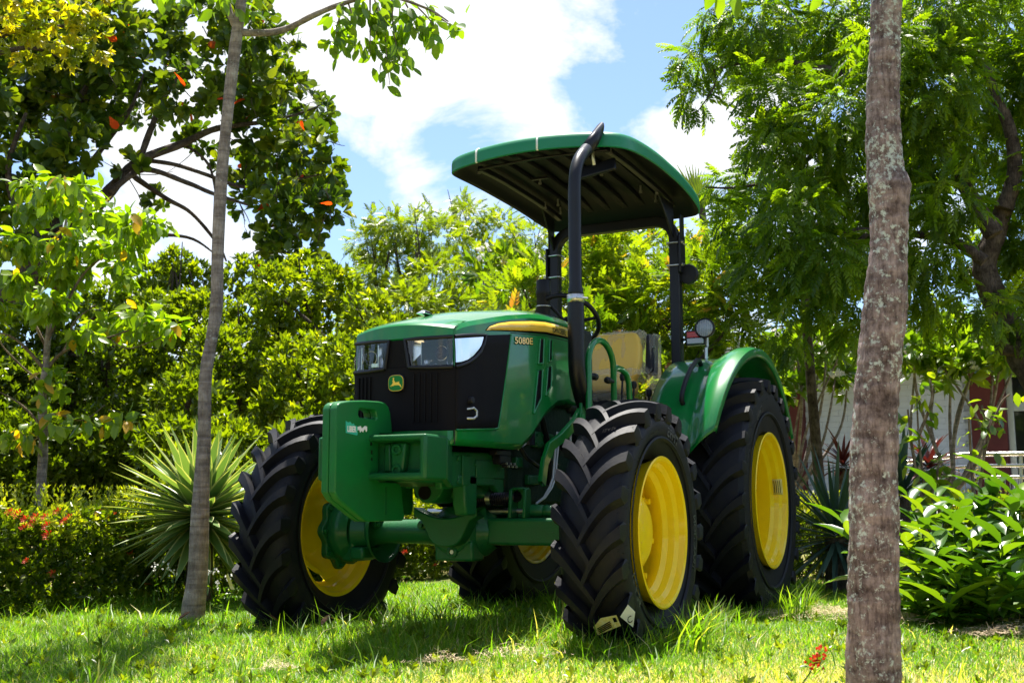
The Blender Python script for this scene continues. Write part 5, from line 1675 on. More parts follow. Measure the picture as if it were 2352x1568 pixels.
# yellowing tree in front of it at the corner
dY = 9.6
TY = tree('tree', 'yellow-green small-leaved tree reaching in at the top left corner', 'tree', gpt(-420, 1300, dY))
cl = [(30, 30, 80, dY), (120, 50, 70, dY), (190, 70, 55, dY), (70, 110, 60, dY), (210, 20, 50, dY), (150, 120, 40, dY), (230, 110, 25, dY), (-120, 60, 100, dY), (-60, -120, 80, dY)]
crown('crown', TY, T_BUSHR, L_YEL, cl, .10, 45, .5, 0, .5, .4)
limb(TY, 'trunk', [[gpt(-420, 1300, dY)]+[at(u, v, dY) for u, v in [(-400, 800), (-330, 400), (-200, 180), (0, 80), (150, 60)]], [at(-200, 180, dY), at(-60, 140, dY), at(60, 110, dY), at(130, 130, dY)]], [[.16, .14, .11, .07, .03, .01], [.05, .03, .018, .006]], BARK_D, 9)

# ------------------------------------------------------------------ small bright tree at left
dS = 8.9
TS_ = tree('tree', 'slender young tree with bright drooping leaves behind the flowering hedge at left', 'tree', gpt(93, 1200, dS))
cl = [(140, 440, 75), (230, 500, 65), (320, 515, 60), (70, 480, 55), (50, 560, 60), (180, 560, 75), (150, 620, 65), (280, 610, 45), (40, 640, 40), (110, 700, 55), (250, 745, 55), (330, 735, 70), (395, 750, 35), (200, 770, 40), (130, 680, 45),
      (60, 425, 30), (370, 520, 30), (300, 560, 50), (-60, 560, 80), (-40, 700, 70), (210, 440, 35), (290, 640, 30)]
cl = [(u, v, r_*.95, dS+RNG.uniform(-.6, .6)) for u, v, r_ in cl]
co, PP = crown('crown', TS_, T_OV, L_SMALL, cl, .115, 165, .35, -.1, .45, .9, tint=(.1, 1), zs=.55, shell=.2)
low = [(110, 890, 42), (60, 1000, 42), (130, 965, 42), (215, 965, 38), (285, 965, 42), (40, 1010, 32), (120, 860, 34)]
Ps = []
for u, v, r_ in low:
    p, _ = blob_points(at(u, v, dS-.1), (px(r_, dS),)*2+(px(r_*.6, dS),), 20, .1); Ps.append(p)
Pn = np.concatenate(Ps+[PP[RNG.choice(len(PP), 130, replace=False)]-np.array([fw[0], fw[1], 0])*.1])
n = len(Pn)
leaf_parts(TS_, 'leaf', T_OV, L_SMALL, Pn, nrm(RNG.normal(size=(n, 3))*.6+np.array([0, 0, -.5])), nrm(RNG.normal(size=(n, 3))*.45+np.array([0, 0, .9])-fw*.3), RNG.uniform(.09, .135, n), (.1, .97), 6)
S_ = lambda L, dd=0: [at(u, v, dS+dd) for u, v in L]
limb(TS_, 'trunk', [[gpt(93, 1200, dS)-np.array([0, 0, .1])]+S_([(93, 1150), (100, 1010), (97, 920), (104, 850), (112, 760), (130, 640), (150, 520), (160, 440)])], [[.045, .036, .032, .029, .025, .020, .015, .010, .005]], BARK_L, 12)
limb(TS_, 'branch', [S_([(102, 860), (130, 820), (180, 790), (250, 775), (340, 740)]), S_([(104, 850), (60, 800), (20, 770), (-40, 760)]), S_([(98, 960), (130, 950), (190, 965), (240, 930)]), S_([(98, 980), (50, 930), (0, 900)]), S_([(110, 780), (150, 700), (200, 620), (280, 560), (330, 520)], -.2),
      S_([(108, 800), (70, 720), (40, 620), (20, 540)], .2), S_([(108, 840), (150, 800), (170, 740), (220, 700)], .3), S_([(180, 790), (200, 760), (205, 730)]), S_([(102, 880), (60, 850), (10, 800), (0, 780)], .3), S_([(250, 775), (300, 800), (400, 760)]), S_([(98, 1000), (70, 1010), (45, 990)])],
     [[.016, .013, .011, .008, .004], [.014, .012, .008, .005], [.010, .008, .006, .003], [.010, .008, .004], [.014, .011, .009, .006, .003], [.013, .01, .008, .004], [.012, .01, .007, .004], [.006, .004, .003], [.01, .008, .006, .003], [.006, .005, .003], [.006, .004, .003]], BARK_T, 7)

# ------------------------------------------------------------------ dense bushy trees behind
def bushy(label, bu, d, clumps, size=.095, dens=95, m=L_DARK, tm=T_BUSHR, tint=(0, 1), trunk=True, cat='tree', name='bushy_tree', group=None, slope=3.2, **k):
    T = tree(name, label, cat, gpt(bu, 1290, d), group)
    cl = [(u, v, r_, d-slope*(v-620)/500+RNG.uniform(-.7, .7)) for u, v, r_ in clumps]
    co, PP = crown('crown', T, tm, m, cl, size, dens, tint=tint, **k)
    if trunk:
        st, rr = [], []
        b0 = np.array(T.location)
        fork = at(bu, 1050, d)
        st.append([b0-np.array([0, 0, .1]), (b0+fork)/2+RNG.normal(size=3)*.05, fork]); rr.append([.10, .08, .07])
        for i in range(10):
            c = cl[int(RNG.integers(len(cl)))]
            e = at(c[0], c[1]+c[2]*.3, c[3]); md = (fork+e)/2+RNG.normal(size=3)*.2
            st.append([fork, md, e]); rr.append([.05, .032, .010])
            for _ in range(2):
                e2 = e+RNG.normal(size=3)*.22; st.append([md, (md+e2)/2+RNG.normal(size=3)*.1, e2]); rr.append([.022, .014, .005])
        limb(T, 'trunk', st[:1], rr[:1], BARK_D, 9); limb(T, 'branches', st[1:], rr[1:], BARK_D, 7)
    return T
bushy('dark dense broadleaf tree behind the small bright tree at far left', 150, 12.6,
      [(60, 780, 100), (180, 760, 100), (300, 760, 90), (30, 900, 110), (160, 900, 110), (290, 880, 110), (60, 1040, 110), (200, 1030, 110), (320, 1020, 100), (-80, 850, 140), (-80, 1030, 140), (130, 1140, 110), (270, 1140, 110), (0, 1150, 100), (350, 700, 60), (240, 690, 50)], tint=(0, .5), slope=.8)
bushy('tall dense dark green tree between the two slim left trunks', 470, 12.2,
      [(390, 640, 50), (440, 660, 70), (370, 720, 70), (470, 740, 90), (560, 640, 60), (400, 830, 90), (520, 830, 100), (430, 930, 100), (550, 940, 100), (400, 1040, 100), (520, 1050, 110), (600, 740, 80), (340, 640, 35), (600, 860, 80), (460, 1140, 100), (600, 1130, 100), (400, 600, 30)], tint=(0, .85), slope=2.0)
bushy('dense glossy green tree directly behind the front right wheel', 730, 11.8,
      [(640, 660, 60), (700, 640, 70), (770, 660, 60), (660, 740, 90), (760, 750, 90), (840, 720, 60), (700, 850, 100), (790, 850, 90), (870, 800, 70), (660, 950, 100), (770, 950, 100), (860, 900, 80), (700, 1050, 100), (820, 1030, 100), (640, 1120, 90), (760, 1140, 100), (880, 1120, 80), (900, 760, 50)], tint=(.05, 1))
# trees behind the tractor
bushy('yellow-green feathery tree behind the tractor hood', 980, 16.5,
      [(850, 560, 55), (900, 525, 50), (955, 520, 45), (1010, 555, 70), (905, 620, 85), (1000, 655, 90), (845, 660, 60), (940, 720, 100), (1050, 740, 90), (840, 740, 70), (860, 500, 22), (980, 490, 25)], .19, 85, L_NEEMY, T_PIN, (0, .80), outw=.8, upb=.1, droop=.3, zs=.75)
bushy('taller yellow-green feathery tree behind the canopy', 1140, 18.0,
      [(1080, 500, 50), (1060, 465, 25), (1150, 530, 60), (1220, 560, 60), (1120, 620, 90), (1210, 650, 90), (1130, 720, 80), (1300, 600, 70), (1290, 700, 80), (1380, 560, 60), (1400, 650, 80)], .20, 75, L_NEEMY, T_PIN, (.0, .85), outw=.8, upb=.1, droop=.3, zs=.75)
bushy('bright feathery shrub with reddish young tips behind the seat', 1500, 10.6,
      [(1180, 690, 65), (1250, 650, 55), (1350, 620, 70), (1420, 600, 70), (1490, 570, 50), (1400, 720, 90), (1500, 690, 95), (1610, 660, 80), (1640, 610, 45), (1690, 710, 75), (1570, 780, 90), (1450, 810, 85), (1700, 790, 60), (1330, 770, 70), (1240, 760, 60), (1600, 880, 80), (1480, 900, 80), (1690, 880, 70), (1570, 600, 40), (1380, 560, 28), (1160, 760, 50)],
      .24, 85, L_BUSH, T_PIN, (0, 1), slope=1.6, cat='shrub', name='feathery_shrub', outw=.75, upb=.35, droop=.0, zs=.8)

def plumeria(label, bu, d, clumps, flowers, group=None):
    T = tree('flowering_shrub', label, 'shrub', gpt(bu, 1290, d), group)
    cl = [(u, v, r_, d+RNG.uniform(-.4, .4)) for u, v, r_ in clumps]
    crown('crown', T, T_PLR, L_PLUM, cl, .21, 24, .8, .5, 0, .5, zs=.7)
    b0 = np.array(T.location); st, rr = [], []
    f0 = b0+np.array([0, 0, .7]); st.append([b0, (b0+f0)/2+RNG.normal(size=3)*.04, f0]); rr.append([.035, .03, .026])
    for c in cl:
        e = at(c[0], c[1]+c[2]*.3, c[3]); md = f0*.5+e*.5+RNG.normal(size=3)*.12; st.append([f0, md, e]); rr.append([.020, .015, .009])
    limb(T, 'stem', st[:1], rr[:1], BARK_L, 8); limb(T, 'stems', st[1:]*1+st[1:8], rr[1:]+rr[1:8], BARK_L, 8)
    Ps = []
    for u, v, r_ in flowers:
        p, _ = blob_points(at(u, v, d-.3), (px(r_, d),)*3, max(4, int(r_*.55)), .3); Ps.append(p)
    P = np.concatenate(Ps); n = len(P)
    D = nrm(RNG.normal(size=(n, 3))*.5-fw*.7+np.array([0, 0, .5]))
    T_FL.scatter
    me = T_FL.scatter('flower', P-b0, D, RNG.normal(size=(n, 3)), np.full(n, .055)*RNG.uniform(.8, 1.2, n), PETAL_W, RNG.uniform(0, 1, n))
    o = inst('blossom', me, T); o['kind'] = 'stuff'
    return T
plumeria('white-flowering shrub rising behind the hood, left of the exhaust', 1170, 12.0, [(1110, 620, 35), (1180, 610, 45), (1230, 650, 40), (1140, 660, 45), (1200, 690, 40)], [(1112, 585, 22), (1145, 605, 18), (1185, 590, 14), (1235, 585, 14), (1255, 600, 20), (1280, 640, 14), (1170, 632, 10), (1275, 620, 12)])
plumeria('white-flowering shrub just right of the rear fender', 1830, 12.4, [(1790, 780, 45), (1830, 800, 50), (1770, 840, 45), (1880, 820, 45), (1920, 850, 34), (1800, 890, 45), (1840, 900, 34), (1930, 800, 40), (1770, 930, 30), (1900, 770, 40), (1945, 890, 22)], [(1780, 760, 16), (1800, 830, 18), (1920, 860, 14), (1860, 790, 14), (1830, 885, 15), (1760, 810, 12), (1890, 800, 12), (1815, 930, 12)])
plumeria('white-flowering shrub in front of the building, right of the close trunk', 2200, 11.6, [(2100, 800, 50), (2170, 830, 60), (2240, 810, 55), (2150, 850, 40), (2230, 850, 40), (2300, 790, 55), (2100, 850, 36), (2280, 830, 36), (2330, 830, 36), (2190, 760, 50)], [(2120, 830, 10), (2200, 835, 18), (2230, 845, 12), (2290, 770, 16), (2090, 800, 9), (2260, 790, 10)])

# ------------------------------------------------------------------ big dark green tree, upper right
dN = 9.6
TN = tree('neem_tree', 'large dark green tree with drooping feathery foliage filling the upper right', 'tree', gpt(2480, 1290, dN+.5))
cl = []
for u, v, r_ in [(1650, 40, 55), (1740, 60, 85), (1720, 145, 55), (1595, 150, 50), (1595, 225, 38), (1570, 120, 24), (1780, 220, 85), (1860, 110, 105), (1770, 320, 62), (1745, 420, 65), (1665, 430, 42), (1850, 380, 105), (1930, 260, 100), (1950, 70, 100), (1830, 500, 105),
                 (1710, 515, 70), (1645, 555, 50), (1760, 610, 75), (1900, 600, 95), (1960, 480, 80), (1850, 690, 55), (1940, 710, 55), (2150, 60, 110), (2280, 60, 110), (2150, 200, 110), (2290, 200, 100), (2150, 340, 90), (2290, 340, 85), (2180, 460, 65), (2330, 450, 50), (2120, 560, 70), (2110, 660, 60), (2340, 570, 40),
                 (2150, 720, 40), (2100, 450, 65), (2060, 300, 90), (2040, 120, 90), (2010, 600, 80), (2010, 430, 80), (2450, 150, 130), (2450, 400, 110), (2330, 530, 60), (2345, 640, 55), (2260, 700, 50), (2345, 730, 45), (2420, 600, 90), (2230, 600, 45), (1690, 120, 45), (1810, 770, 40), (1980, 760, 45)]:
    cl.append((u, v, r_, dN+RNG.uniform(-1.1, 1.1)))
cl += [(1800, -110, 110, dN, .5), (2100, -120, 140, dN, .5), (2350, -120, 140, dN, .5)]
crown('crown', TN, T_NEEM, L_NEEM, cl, .19, 125, .75, .1, .45, .9, zs=.85, shell=.3, tint=(0, .96))
Nb = lambda L, dd=0: [at(u, v, dN+dd) for u, v in L]
limb(TN, 'trunk', [[gpt(2480, 1290, dN+.5)-np.array([0, 0, .2])]+Nb([(2440, 1000), (2390, 880), (2345, 810), (2305, 730), (2270, 650), (2262, 600), (2285, 540), (2305, 480)], .1)], [[.18, .155, .135, .12, .105, .098, .092, .085, .07]], BARK_D, 16, wob=.05)
limb(TN, 'branch', [Nb([(2345, 800), (2310, 800), (2285, 805)]), Nb([(2285, 540), (2240, 470), (2200, 400), (2150, 330), (2080, 280), (1980, 250)], -.2), Nb([(2305, 480), (2330, 400), (2320, 300), (2280, 200), (2240, 80)]), Nb([(2262, 600), (2200, 560), (2120, 540), (2000, 530), (1880, 520), (1760, 440)], -.4),
      Nb([(2345, 810), (2400, 700), (2420, 560), (2380, 420)], .2), Nb([(1960, 0), (1975, 60), (1990, 130), (2040, 280), (2100, 420), (2200, 540)], .3), Nb([(2080, 280), (1960, 180), (1860, 150), (1740, 140), (1640, 160)], -.3), Nb([(1980, 250), (1900, 310), (1820, 400), (1700, 430), (1620, 430)], -.3),
      Nb([(1640, 160), (1640, 200), (1600, 260)], -.3), Nb([(2000, 530), (1900, 610), (1800, 640), (1700, 600)], -.2), Nb([(2150, 330), (2120, 200), (2060, 80)], .3)],
     [[.08, .06, .035], [.075, .065, .055, .045, .035, .02], [.075, .06, .05, .04, .02], [.05, .04, .032, .026, .02, .01], [.06, .05, .04, .02], [.02, .025, .03, .035, .04, .05], [.035, .03, .024, .018, .008], [.022, .02, .016, .012, .006], [.01, .008, .004], [.022, .018, .012, .006], [.04, .03, .015]], BARK_D, 9)

# palms behind it
def fan_palm(label, u, v, d, r_px, n, bu, seed, tilt=0, group='fan palms behind the right tree'):
    T = tree('fan_palm', label, 'palm', gpt(bu, 1290, d), group)
    b0 = np.array(T.location); c0 = at(u, v, d)
    rr = random.Random(seed)
    P, D, Nn, S = [], [], [], []
    for k in range(n):
        ta = tilt + (0 if k == 0 else rr.uniform(-1.6, 1.6))
        pd = nrm(up*math.cos(ta)+rt*math.sin(ta)+fw*(.0 if k == 0 else rr.uniform(.2, .9)))
        h = c0 + (0 if k == 0 else 1)*pd*px(r_px, d)*.3
        s_ = nrm(np.cross(pd, -fw)); nn_ = np.cross(s_, pd)
        for i in range(24):
            t_ = (i/23-.5)*2.2
            P.append(h); D.append(pd*math.cos(t_)+s_*math.sin(t_)+nn_*.1); Nn.append(nn_); S.append(px(r_px, d)*rr.uniform(.8, 1.05)*(1-.25*abs(t_)/1.1))
        P.append(c0); D.append(pd); Nn.append(nn_); S.append(px(r_px, d)*.5)
    tm = Tmpl([(0, -.004, 0), (0, .004, 0), (.5, -.028, .01), (.5, 0, -.01), (.5, .028, .01), (1, 0, -.08)], [(0, 3, 2), (0, 1, 3), (1, 4, 3), (2, 3, 5), (3, 4, 5)])
    P = np.array(P); k = len(P)
    me = tm.scatter('fronds', P-b0, np.array(D), np.array(Nn), np.array(S), L_PALM, RNG.uniform(0, 1, k))
    inst('crown', me, T)
    limb(T, 'trunk', [[b0, (b0+c0)/2+np.array([.05, 0, 0]), c0]], [[.06, .05, .045]], BARK_D, 10)
fan_palm('fan palm showing pale fingers between the canopy corner and the big right tree', 1612, 480, 13.6, 100, 4, 1720, 1, -.15)
fan_palm('fan palm lit through the gap below the big right tree', 1845, 640, 11.4, 100, 3, 1900, 2, 1.75)

# ------------------------------------------------------------------ far wood closing the view
wood = []; RING = []
for i in range(46):
    u = -700+3900*i/45
    for v, r_ in ((1120, 130), (1000, 120), (900, 90)):
        if v < 950 and 1800 < u < 2500: continue
        wood.append((u+RNG.uniform(-50, 50), v+RNG.uniform(-30, 30), r_, 24+RNG.uniform(-1.5, 2.5), .30))
for i in range(60):
    a_ = YAW + R(48 + (360-96)*i/59)
    for z_, r_ in ((.9, 1.4), (2.3, 1.3)):
        c_ = CAM+np.array((math.cos(a_), math.sin(a_), 0))*(19+RNG.uniform(-1.5, 3)); c_[2] = z_+RNG.uniform(-.6, .6)
        RING.append((c_, r_*RNG.uniform(.8, 1.25)))
Pr = np.concatenate([blob_points(c_, (r_, r_, r_), 60, .5)[0] for c_, r_ in RING]); n = len(Pr)
me = T_BUSHR.scatter('surrounding_wood', Pr, RNG.normal(size=(n, 3))+np.array((0, 0, .4)), RNG.normal(size=(n, 3))*.5+np.array((0, 0, 1.)), RNG.uniform(.45, .8, n), L_DARK, RNG.uniform(0, .6, n))
o = inst('surrounding_wood', me); o['kind'] = 'stuff'
wo, _ = crown('distant_wood', None, T_BUSHR, L_DARK, wood, .40, 26, tint=(0, .8))
wo['kind'] = 'stuff'

# ------------------------------------------------------------------ hedges
def hedge(label, path, width, height, n, flowers, name='hedge', tint=(0, 1), topbright=.25, size=.055):
    """path of ground points; leaves fill the outer shell of a clipped strip"""
    path = [np.array(p) for p in path]
    T = tree(name, label, 'hedge', (path[0][0], path[0][1], 0))
    b0 = np.array(T.location)
    seg = np.array([np.linalg.norm(q-p) for p, q in zip(path[:-1], path[1:])]); cum = np.concatenate([[0], np.cumsum(seg)])
    def pos(s):
        i = np.clip(np.searchsorted(cum, s, 'right')-1, 0, len(seg)-1)
        P0 = np.array(path)[i]; P1 = np.array(path)[i+1]
        f = ((s-cum[i])/seg[i])[:, None]
        d_ = nrm(P1-P0)
        return P0+(P1-P0)*f, d_
    s = RNG.uniform(0, cum[-1], n)
    C, d_ = pos(s)
    side = np.stack([-d_[:, 1], d_[:, 0], np.zeros(n)], 1)
    w_ = RNG.uniform(-1, 1, n); h_ = RNG.uniform(.02, 1, n)**.8
    edge_ = RNG.uniform(size=n) < .72
    w_ = np.where(edge_ & (RNG.uniform(size=n) < .75), np.sign(w_)*RNG.uniform(.8, 1.05, n), w_)
    h_ = np.where(edge_ & (np.abs(w_) < .8), RNG.uniform(.88, 1.03, n), h_)
    bump_ = .06*np.sin(s*3.1)+.05*np.sin(s*7.7+1)+.04*np.sin(s*17)
    hz = height*(h_*(1+bump_))
    P = C + side*(w_*width/2*(1+.12*np.sin(s*5)))[:, None] + np.array([0, 0, 1.])*hz[:, None]
    out_ = side*np.sign(w_)[:, None]*(np.abs(w_) > .7)[:, None]
    D = nrm(out_*.6+RNG.normal(size=(n, 3))*.5+np.array([0, 0, .55]))
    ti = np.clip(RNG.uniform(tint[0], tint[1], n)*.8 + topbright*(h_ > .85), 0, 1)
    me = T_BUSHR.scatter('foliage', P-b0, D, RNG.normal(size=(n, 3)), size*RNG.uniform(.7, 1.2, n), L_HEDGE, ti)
    inst('foliage', me, T)
    # upright young shoots along the top
    k = n//22
    s = RNG.uniform(0, cum[-1], k); C, d_ = pos(s)
    side = np.stack([-d_[:, 1], d_[:, 0], np.zeros(k)], 1)
    P0 = C+side*(RNG.uniform(-1, 1, k)*width*.48)[:, None]+np.array([0, 0, height*.95])
    PP_, DD_, SS_ = [], [], []
    for j in range(7):
        PP_.append(P0+np.array([0, 0, .028*j])); DD_.append(nrm(RNG.normal(size=(k, 3))*.5+np.array([0, 0, .9]))); SS_.append(np.full(k, .05)*(1-.06*j))
    me = T_D.scatter('young_shoots', np.concatenate(PP_)-b0, np.concatenate(DD_), RNG.normal(size=(7*k, 3)), np.concatenate(SS_), L_HEDGE, RNG.uniform(.75, 1, 7*k))
    o = inst('young_shoots', me, T); o['kind'] = 'stuff'
    # woody stems inside
    st, rr = [], []
    ss = np.arange(.1, cum[-1], .22); C, _ = pos(ss)
    for p in C:
        q = p+np.array([RNG.uniform(-.1, .1), RNG.uniform(-.1, .1), height*.75]); st.append([p, (p+q)/2+RNG.normal(size=3)*.03, q]); rr.append([.010, .008, .005])
    limb(T, 'stems', st, rr, BARK_D, 5)
    return T, pos, side
def flower_heads(T, pts, r_=.04):
    b0 = np.array(T.location)
    tm = merge_tmpl([(diamond_tmpl(.5, .02, .7), np.array((.3, .5*math.cos(a_)*q, .5*math.sin(a_)*q)), (1, .7*math.cos(a_), .7*math.sin(a_)), (1, .2, .1), .55, 0) for q in (.2, .7, 1.1) for a_ in np.linspace(0, 2*math.pi, 6, endpoint=False)+q])
    me = np_mesh('flower_head', tm.v, tm.loops, tm.starts, PETAL_R, np.full(len(tm.v), .5), tm.edge)
    for p, d_ in pts:
        inst('flower_head', me, T, tm.matrix(p-b0, d_, (.3, .2, 1), r_*RNG.uniform(.75, 1.2)))

HB = np.array((1.2, -3.35, 0)), np.array((-.2, -3.30, 0)), np.array((-2.0, -3.05, 0)), np.array((-3.6, -2.85, 0)), np.array((-6.2, -2.7, 0))
T, pos, _ = hedge('clipped hedge with red flower heads along the left edge of the lawn', HB, .95, .68, 15000, True)
fl_ = [(40, 1185), (60, 1195), (82, 1190), (75, 1205), (105, 1190), (22, 1180), (110, 1210), (160, 1190), (232, 1183), (262, 1185), (250, 1192), (55, 1215), (112, 1232), (285, 1235), (335, 1222), (300, 1275), (178, 1300), (122, 1320), (240, 1330), (300, 1420-30), (375, 1375), (435, 1275), (340, 1345), (150, 1200), (135, 1178), (62, 1290), (895, 1150), (905, 1170), (912, 1300), (930, 1270), (1000, 1300)]
pts = []
for u, v in fl_:
    # intersect with the near face / top of the hedge
    q = pdir(u, v)
    yf = -2.80 if u < 600 else -2.35
    t_ = (yf-CAM[1])/q[1]; p = CAM+q*t_
    if p[2] > .66:
        p = CAM+q*(t_*1.03)
        p[2] = max(.60, min(p[2], .80))
    pts.append((p, nrm(-fw*.8+np.array([RNG.uniform(-.3, .3), RNG.uniform(-.3, .3), .6]))))
flower_heads(T, pts, .034)
HC = gpt(1650, 1300, 10.4), gpt(1800, 1300, 10.2), gpt(1900, 1300, 10.0), gpt(2060, 1300, 10.2), gpt(2350, 1300, 10.4), gpt(2600, 1300, 10.6)
hedge('low yellow-green hedge at right behind the rear wheel, below the building', [p*np.array([1, 1, 0]) for p in HC], .9, .66, 7000, False, tint=(.25, 1), topbright=.3)

# ------------------------------------------------------------------ spiky plants
T_SPIKE = leaf_tmpl(.125, .06, .05, ((0, .75), (.2, 1.0), (.45, .95), (.7, .62), (.9, .25), (1, .01)))
V_ = []
# five columns: margins get their own strips
def spike_tmpl(w_, droop=.05):
    V, F, E = [], [], []
    for i, (t_, ww) in enumerate(((0, .7), (.18, .95), (.4, 1.0), (.62, .80), (.82, .45), (1, .015))):
        z = -droop*t_*t_
        for s_, e_ in ((-.5, 1), (-.32, .72), (0, 0), (.32, .72), (.5, 1)):
            V.append((t_, s_*w_*ww, z+.10*w_*ww*(abs(s_)*2)**2*1.6)); E.append(e_)
    for i in range(5):
        for k in range(4):
            a_ = i*5+k; F.append((a_, a_+5, a_+6, a_+1))
    return Tmpl(V, F, E)
def rosette_plant(label, name, centre, length, n, m, wid, ground, emin=-.75, group=None, stem=True, cat='plant', droop=.025, tints=(0, 1)):
    T = tree(name, label, cat, ground, group)
    tm = spike_tmpl(wid, droop)
    P, D, Nn, S = [], [], [], []
    for i in range(n):
        f = (i+.5)/n
        sz = emin+(1-emin)*f
        a_ = i*2.39996+RNG.uniform(-.12, .12)
        el = math.asin(max(-1, min(1, sz)))*1.0+RNG.uniform(-.08, .08)
        d_ = np.array((math.cos(el)*math.cos(a_), math.cos(el)*math.sin(a_), math.sin(el)))
        P.append(np.array(centre)+d_*length*.05+np.array((0, 0, (sz)*.05))); D.append(d_)
        Nn.append(np.array((0, 0, 1.))+d_*.01 if abs(d_[2]) < .9 else np.array((-math.cos(a_), -math.sin(a_), .3))); S.append(length*RNG.uniform(.86, 1.08)*(1 if sz > -.3 else .9))
    leaf_parts(T, 'leaf', tm, m, np.array(P), np.array(D), np.array(Nn), np.array(S), tints, 4)
    if stem:
        limb(T, 'stem', [[np.array(ground)-np.array((0, 0, .05)), np.array(centre)]], [[.09, .075]], BARK_D, 10)
    return T
dG = 7.5
cA = at(462, 1188, dG)
rosette_plant('big spiky rosette plant with cream-edged leaves behind the left trunk', 'agave', cA, .565, 160, L_AGV, .150, (cA[0], cA[1], float(ground_z(cA[0], cA[1]))), -.72)
c2 = at(1920, 1235, 8.3)
rosette_plant('dark spiky plant with thin grey leaves left of the close trunk', 'yucca', c2, .62, 120, L_AGD, .055, (c2[0], c2[1], float(ground_z(c2[0], c2[1]))), -.75)
c3 = at(2075, 1140, 9.0)
rosette_plant('blue-green spiky plant just behind the close trunk', 'yucca', c3, .50, 45, L_AGD, .085, (c3[0], c3[1], float(ground_z(c3[0], c3[1]))), -.1)
c4 = at(1937, 1075, 12.5)
rosette_plant('small dark red cordyline left of the close trunk, in front of the white wall', 'cordyline', c4, .40, 40, L_DRAC, .10, gpt(1937, 1290, 12.5), -.3, droop=.3)
c5 = at(2135, 1080, 12.5)
rosette_plant('small dark red cordyline right of the close trunk, in front of the white wall', 'cordyline', c5, .42, 34, L_DRAC, .13, gpt(2135, 1290, 12.5), -.3, droop=.3)

# ------------------------------------------------------------------ broad-leaved shrub at right
dB = 6.4
TB = tree('broad_leaved_shrub', 'low bushy plant with long bright green leaves at the right edge of the lawn', 'shrub', gpt(2210, 1430, dB))
P, D, Nn, S, TI, stems = [], [], [], [], [], []
b0 = np.array(TB.location)
tops = [(1935, 1200, -.2), (2085, 1140, .3), (2120, 1180, 0), (2150, 1130, .4), (2190, 1190, -.2), (2215, 1150, .3), (2260, 1140, .1), (2290, 1100, .2), (2320, 1170, -.2), (2345, 1130, .4), (2080, 1240, -.1), (2150, 1250, -.4), (2230, 1240, -.5), (2300, 1250, -.5), (2350, 1240, -.3), (2110, 1310, -.4), (2190, 1320, -.6), (2270, 1320, -.6), (2340, 1320, -.6), (2400, 1200, 0), (2430, 1130, .2), (2440, 1280, -.3), (2010, 1230, .2), (2100, 1380, -.4), (2380, 1390, -.4), (2180, 1390, -.6), (2280, 1400, -.6), (2240, 1190, .0), (2170, 1170, .2), (2330, 1140, 0), (2100, 1200, .5), (2270, 1200, .3), (2370, 1180, .2)]
for u, v, dd in tops:
    tip = at(u, v, dB+dd)
    q = b0+np.array([(tip[0]-b0[0])*.55, (tip[1]-b0[1])*.55, 0])
    q[2] = 0.03
    stems.append([q, q*.5+tip*.5+RNG.normal(size=3)*.03, tip])
    nl = 11 if v < 1300 else 12
    for k in range(nl):
        t_ = .38+.62*k/(nl-1)
        p = q*(1-t_)**2+2*t_*(1-t_)*stems[-1][1]+tip*t_*t_
        a_ = k*2.4+RNG.uniform(-.4, .4)
        lift = .2+.9*t_**3+RNG.uniform(-.2, .2)
        d_ = nrm(np.array((math.cos(a_), math.sin(a_), lift)))
        P.append(p); D.append(d_); Nn.append(np.array((-.3*math.cos(a_), -.3*math.sin(a_), 1.))); S.append(RNG.uniform(.15, .27))
leaf_parts(TB, 'leaf', leaf_tmpl(.34, .20, .26, ((0, .06), (.2, .75), (.42, 1.0), (.7, .75), (.88, .35), (1, .02))), L_GING, np.array(P), np.array(D), np.array(Nn), np.array(S), (.0, 1), 5)
limb(TB, 'stems', stems, [[.010, .008, .004]]*len(stems), L_GING, 6)
cl = [(2110, 1340, 60, dB+.1), (2200, 1350, 80, dB+.1), (2300, 1350, 80, dB+.1), (2380, 1350, 80, dB+.1), (2250, 1290, 90, dB+.3), (2360, 1270, 80, dB+.3), (2140, 1290, 60, dB+.3), (2150, 1400, 50, dB-.1), (2260, 1410, 50, dB-.2), (2350, 1410, 50, dB-.2)]
lo, _ = crown('lower_leaves', TB, T_LANCE, L_GING, cl, .17, 130, .5, .1, .2, .8, tint=(0, .6))
lo['kind'] = 'stuff'

def wispy(label, base, stemsL, d, n, size, name='climbing_plant', m=L_PLUM):
    T = tree(name, label, 'plant', base)
    st = [[at(u, v, d) for u, v in L] for L in stemsL]
    limb(T, 'stems', st, [[.012, .009, .006, .004][:len(L)] if len(L) < 5 else [.012, .010, .008, .006, .004][:len(L)] for L in stemsL], BARK_T, 6)
    P = []
    for s_ in st:
        for i in range(n):
            t_ = RNG.uniform(.3, 1)*(len(s_)-1); i0 = min(int(t_), len(s_)-2); f = t_-i0
            P.append(s_[i0]*(1-f)+s_[i0+1]*f+RNG.normal(size=3)*.045)
    P = np.array(P); k = len(P)
    leaf_parts(T, 'leaf', T_OV, m, P, nrm(RNG.normal(size=(k, 3))*.6+np.array((0, 0, -.35))), nrm(RNG.normal(size=(k, 3))*.4+np.array((0, 0, 1.))), RNG.uniform(size*.75, size*1.15, k), (.2, 1), 4)
    return T
wispy('thin upright plant with drooping pale leaves right of the close trunk', gpt(2130, 1290, 7.6), [[(2130, 1290), (2125, 1150), (2110, 1000), (2105, 880)], [(2125, 1200), (2150, 1100), (2160, 1040)], [(2128, 1180), (2100, 1060), (2085, 940)], [(2130, 1250), (2170, 1130), (2190, 1075)], [(2110, 1000), (2140, 920), (2135, 870)]], 7.6, 17, .10)
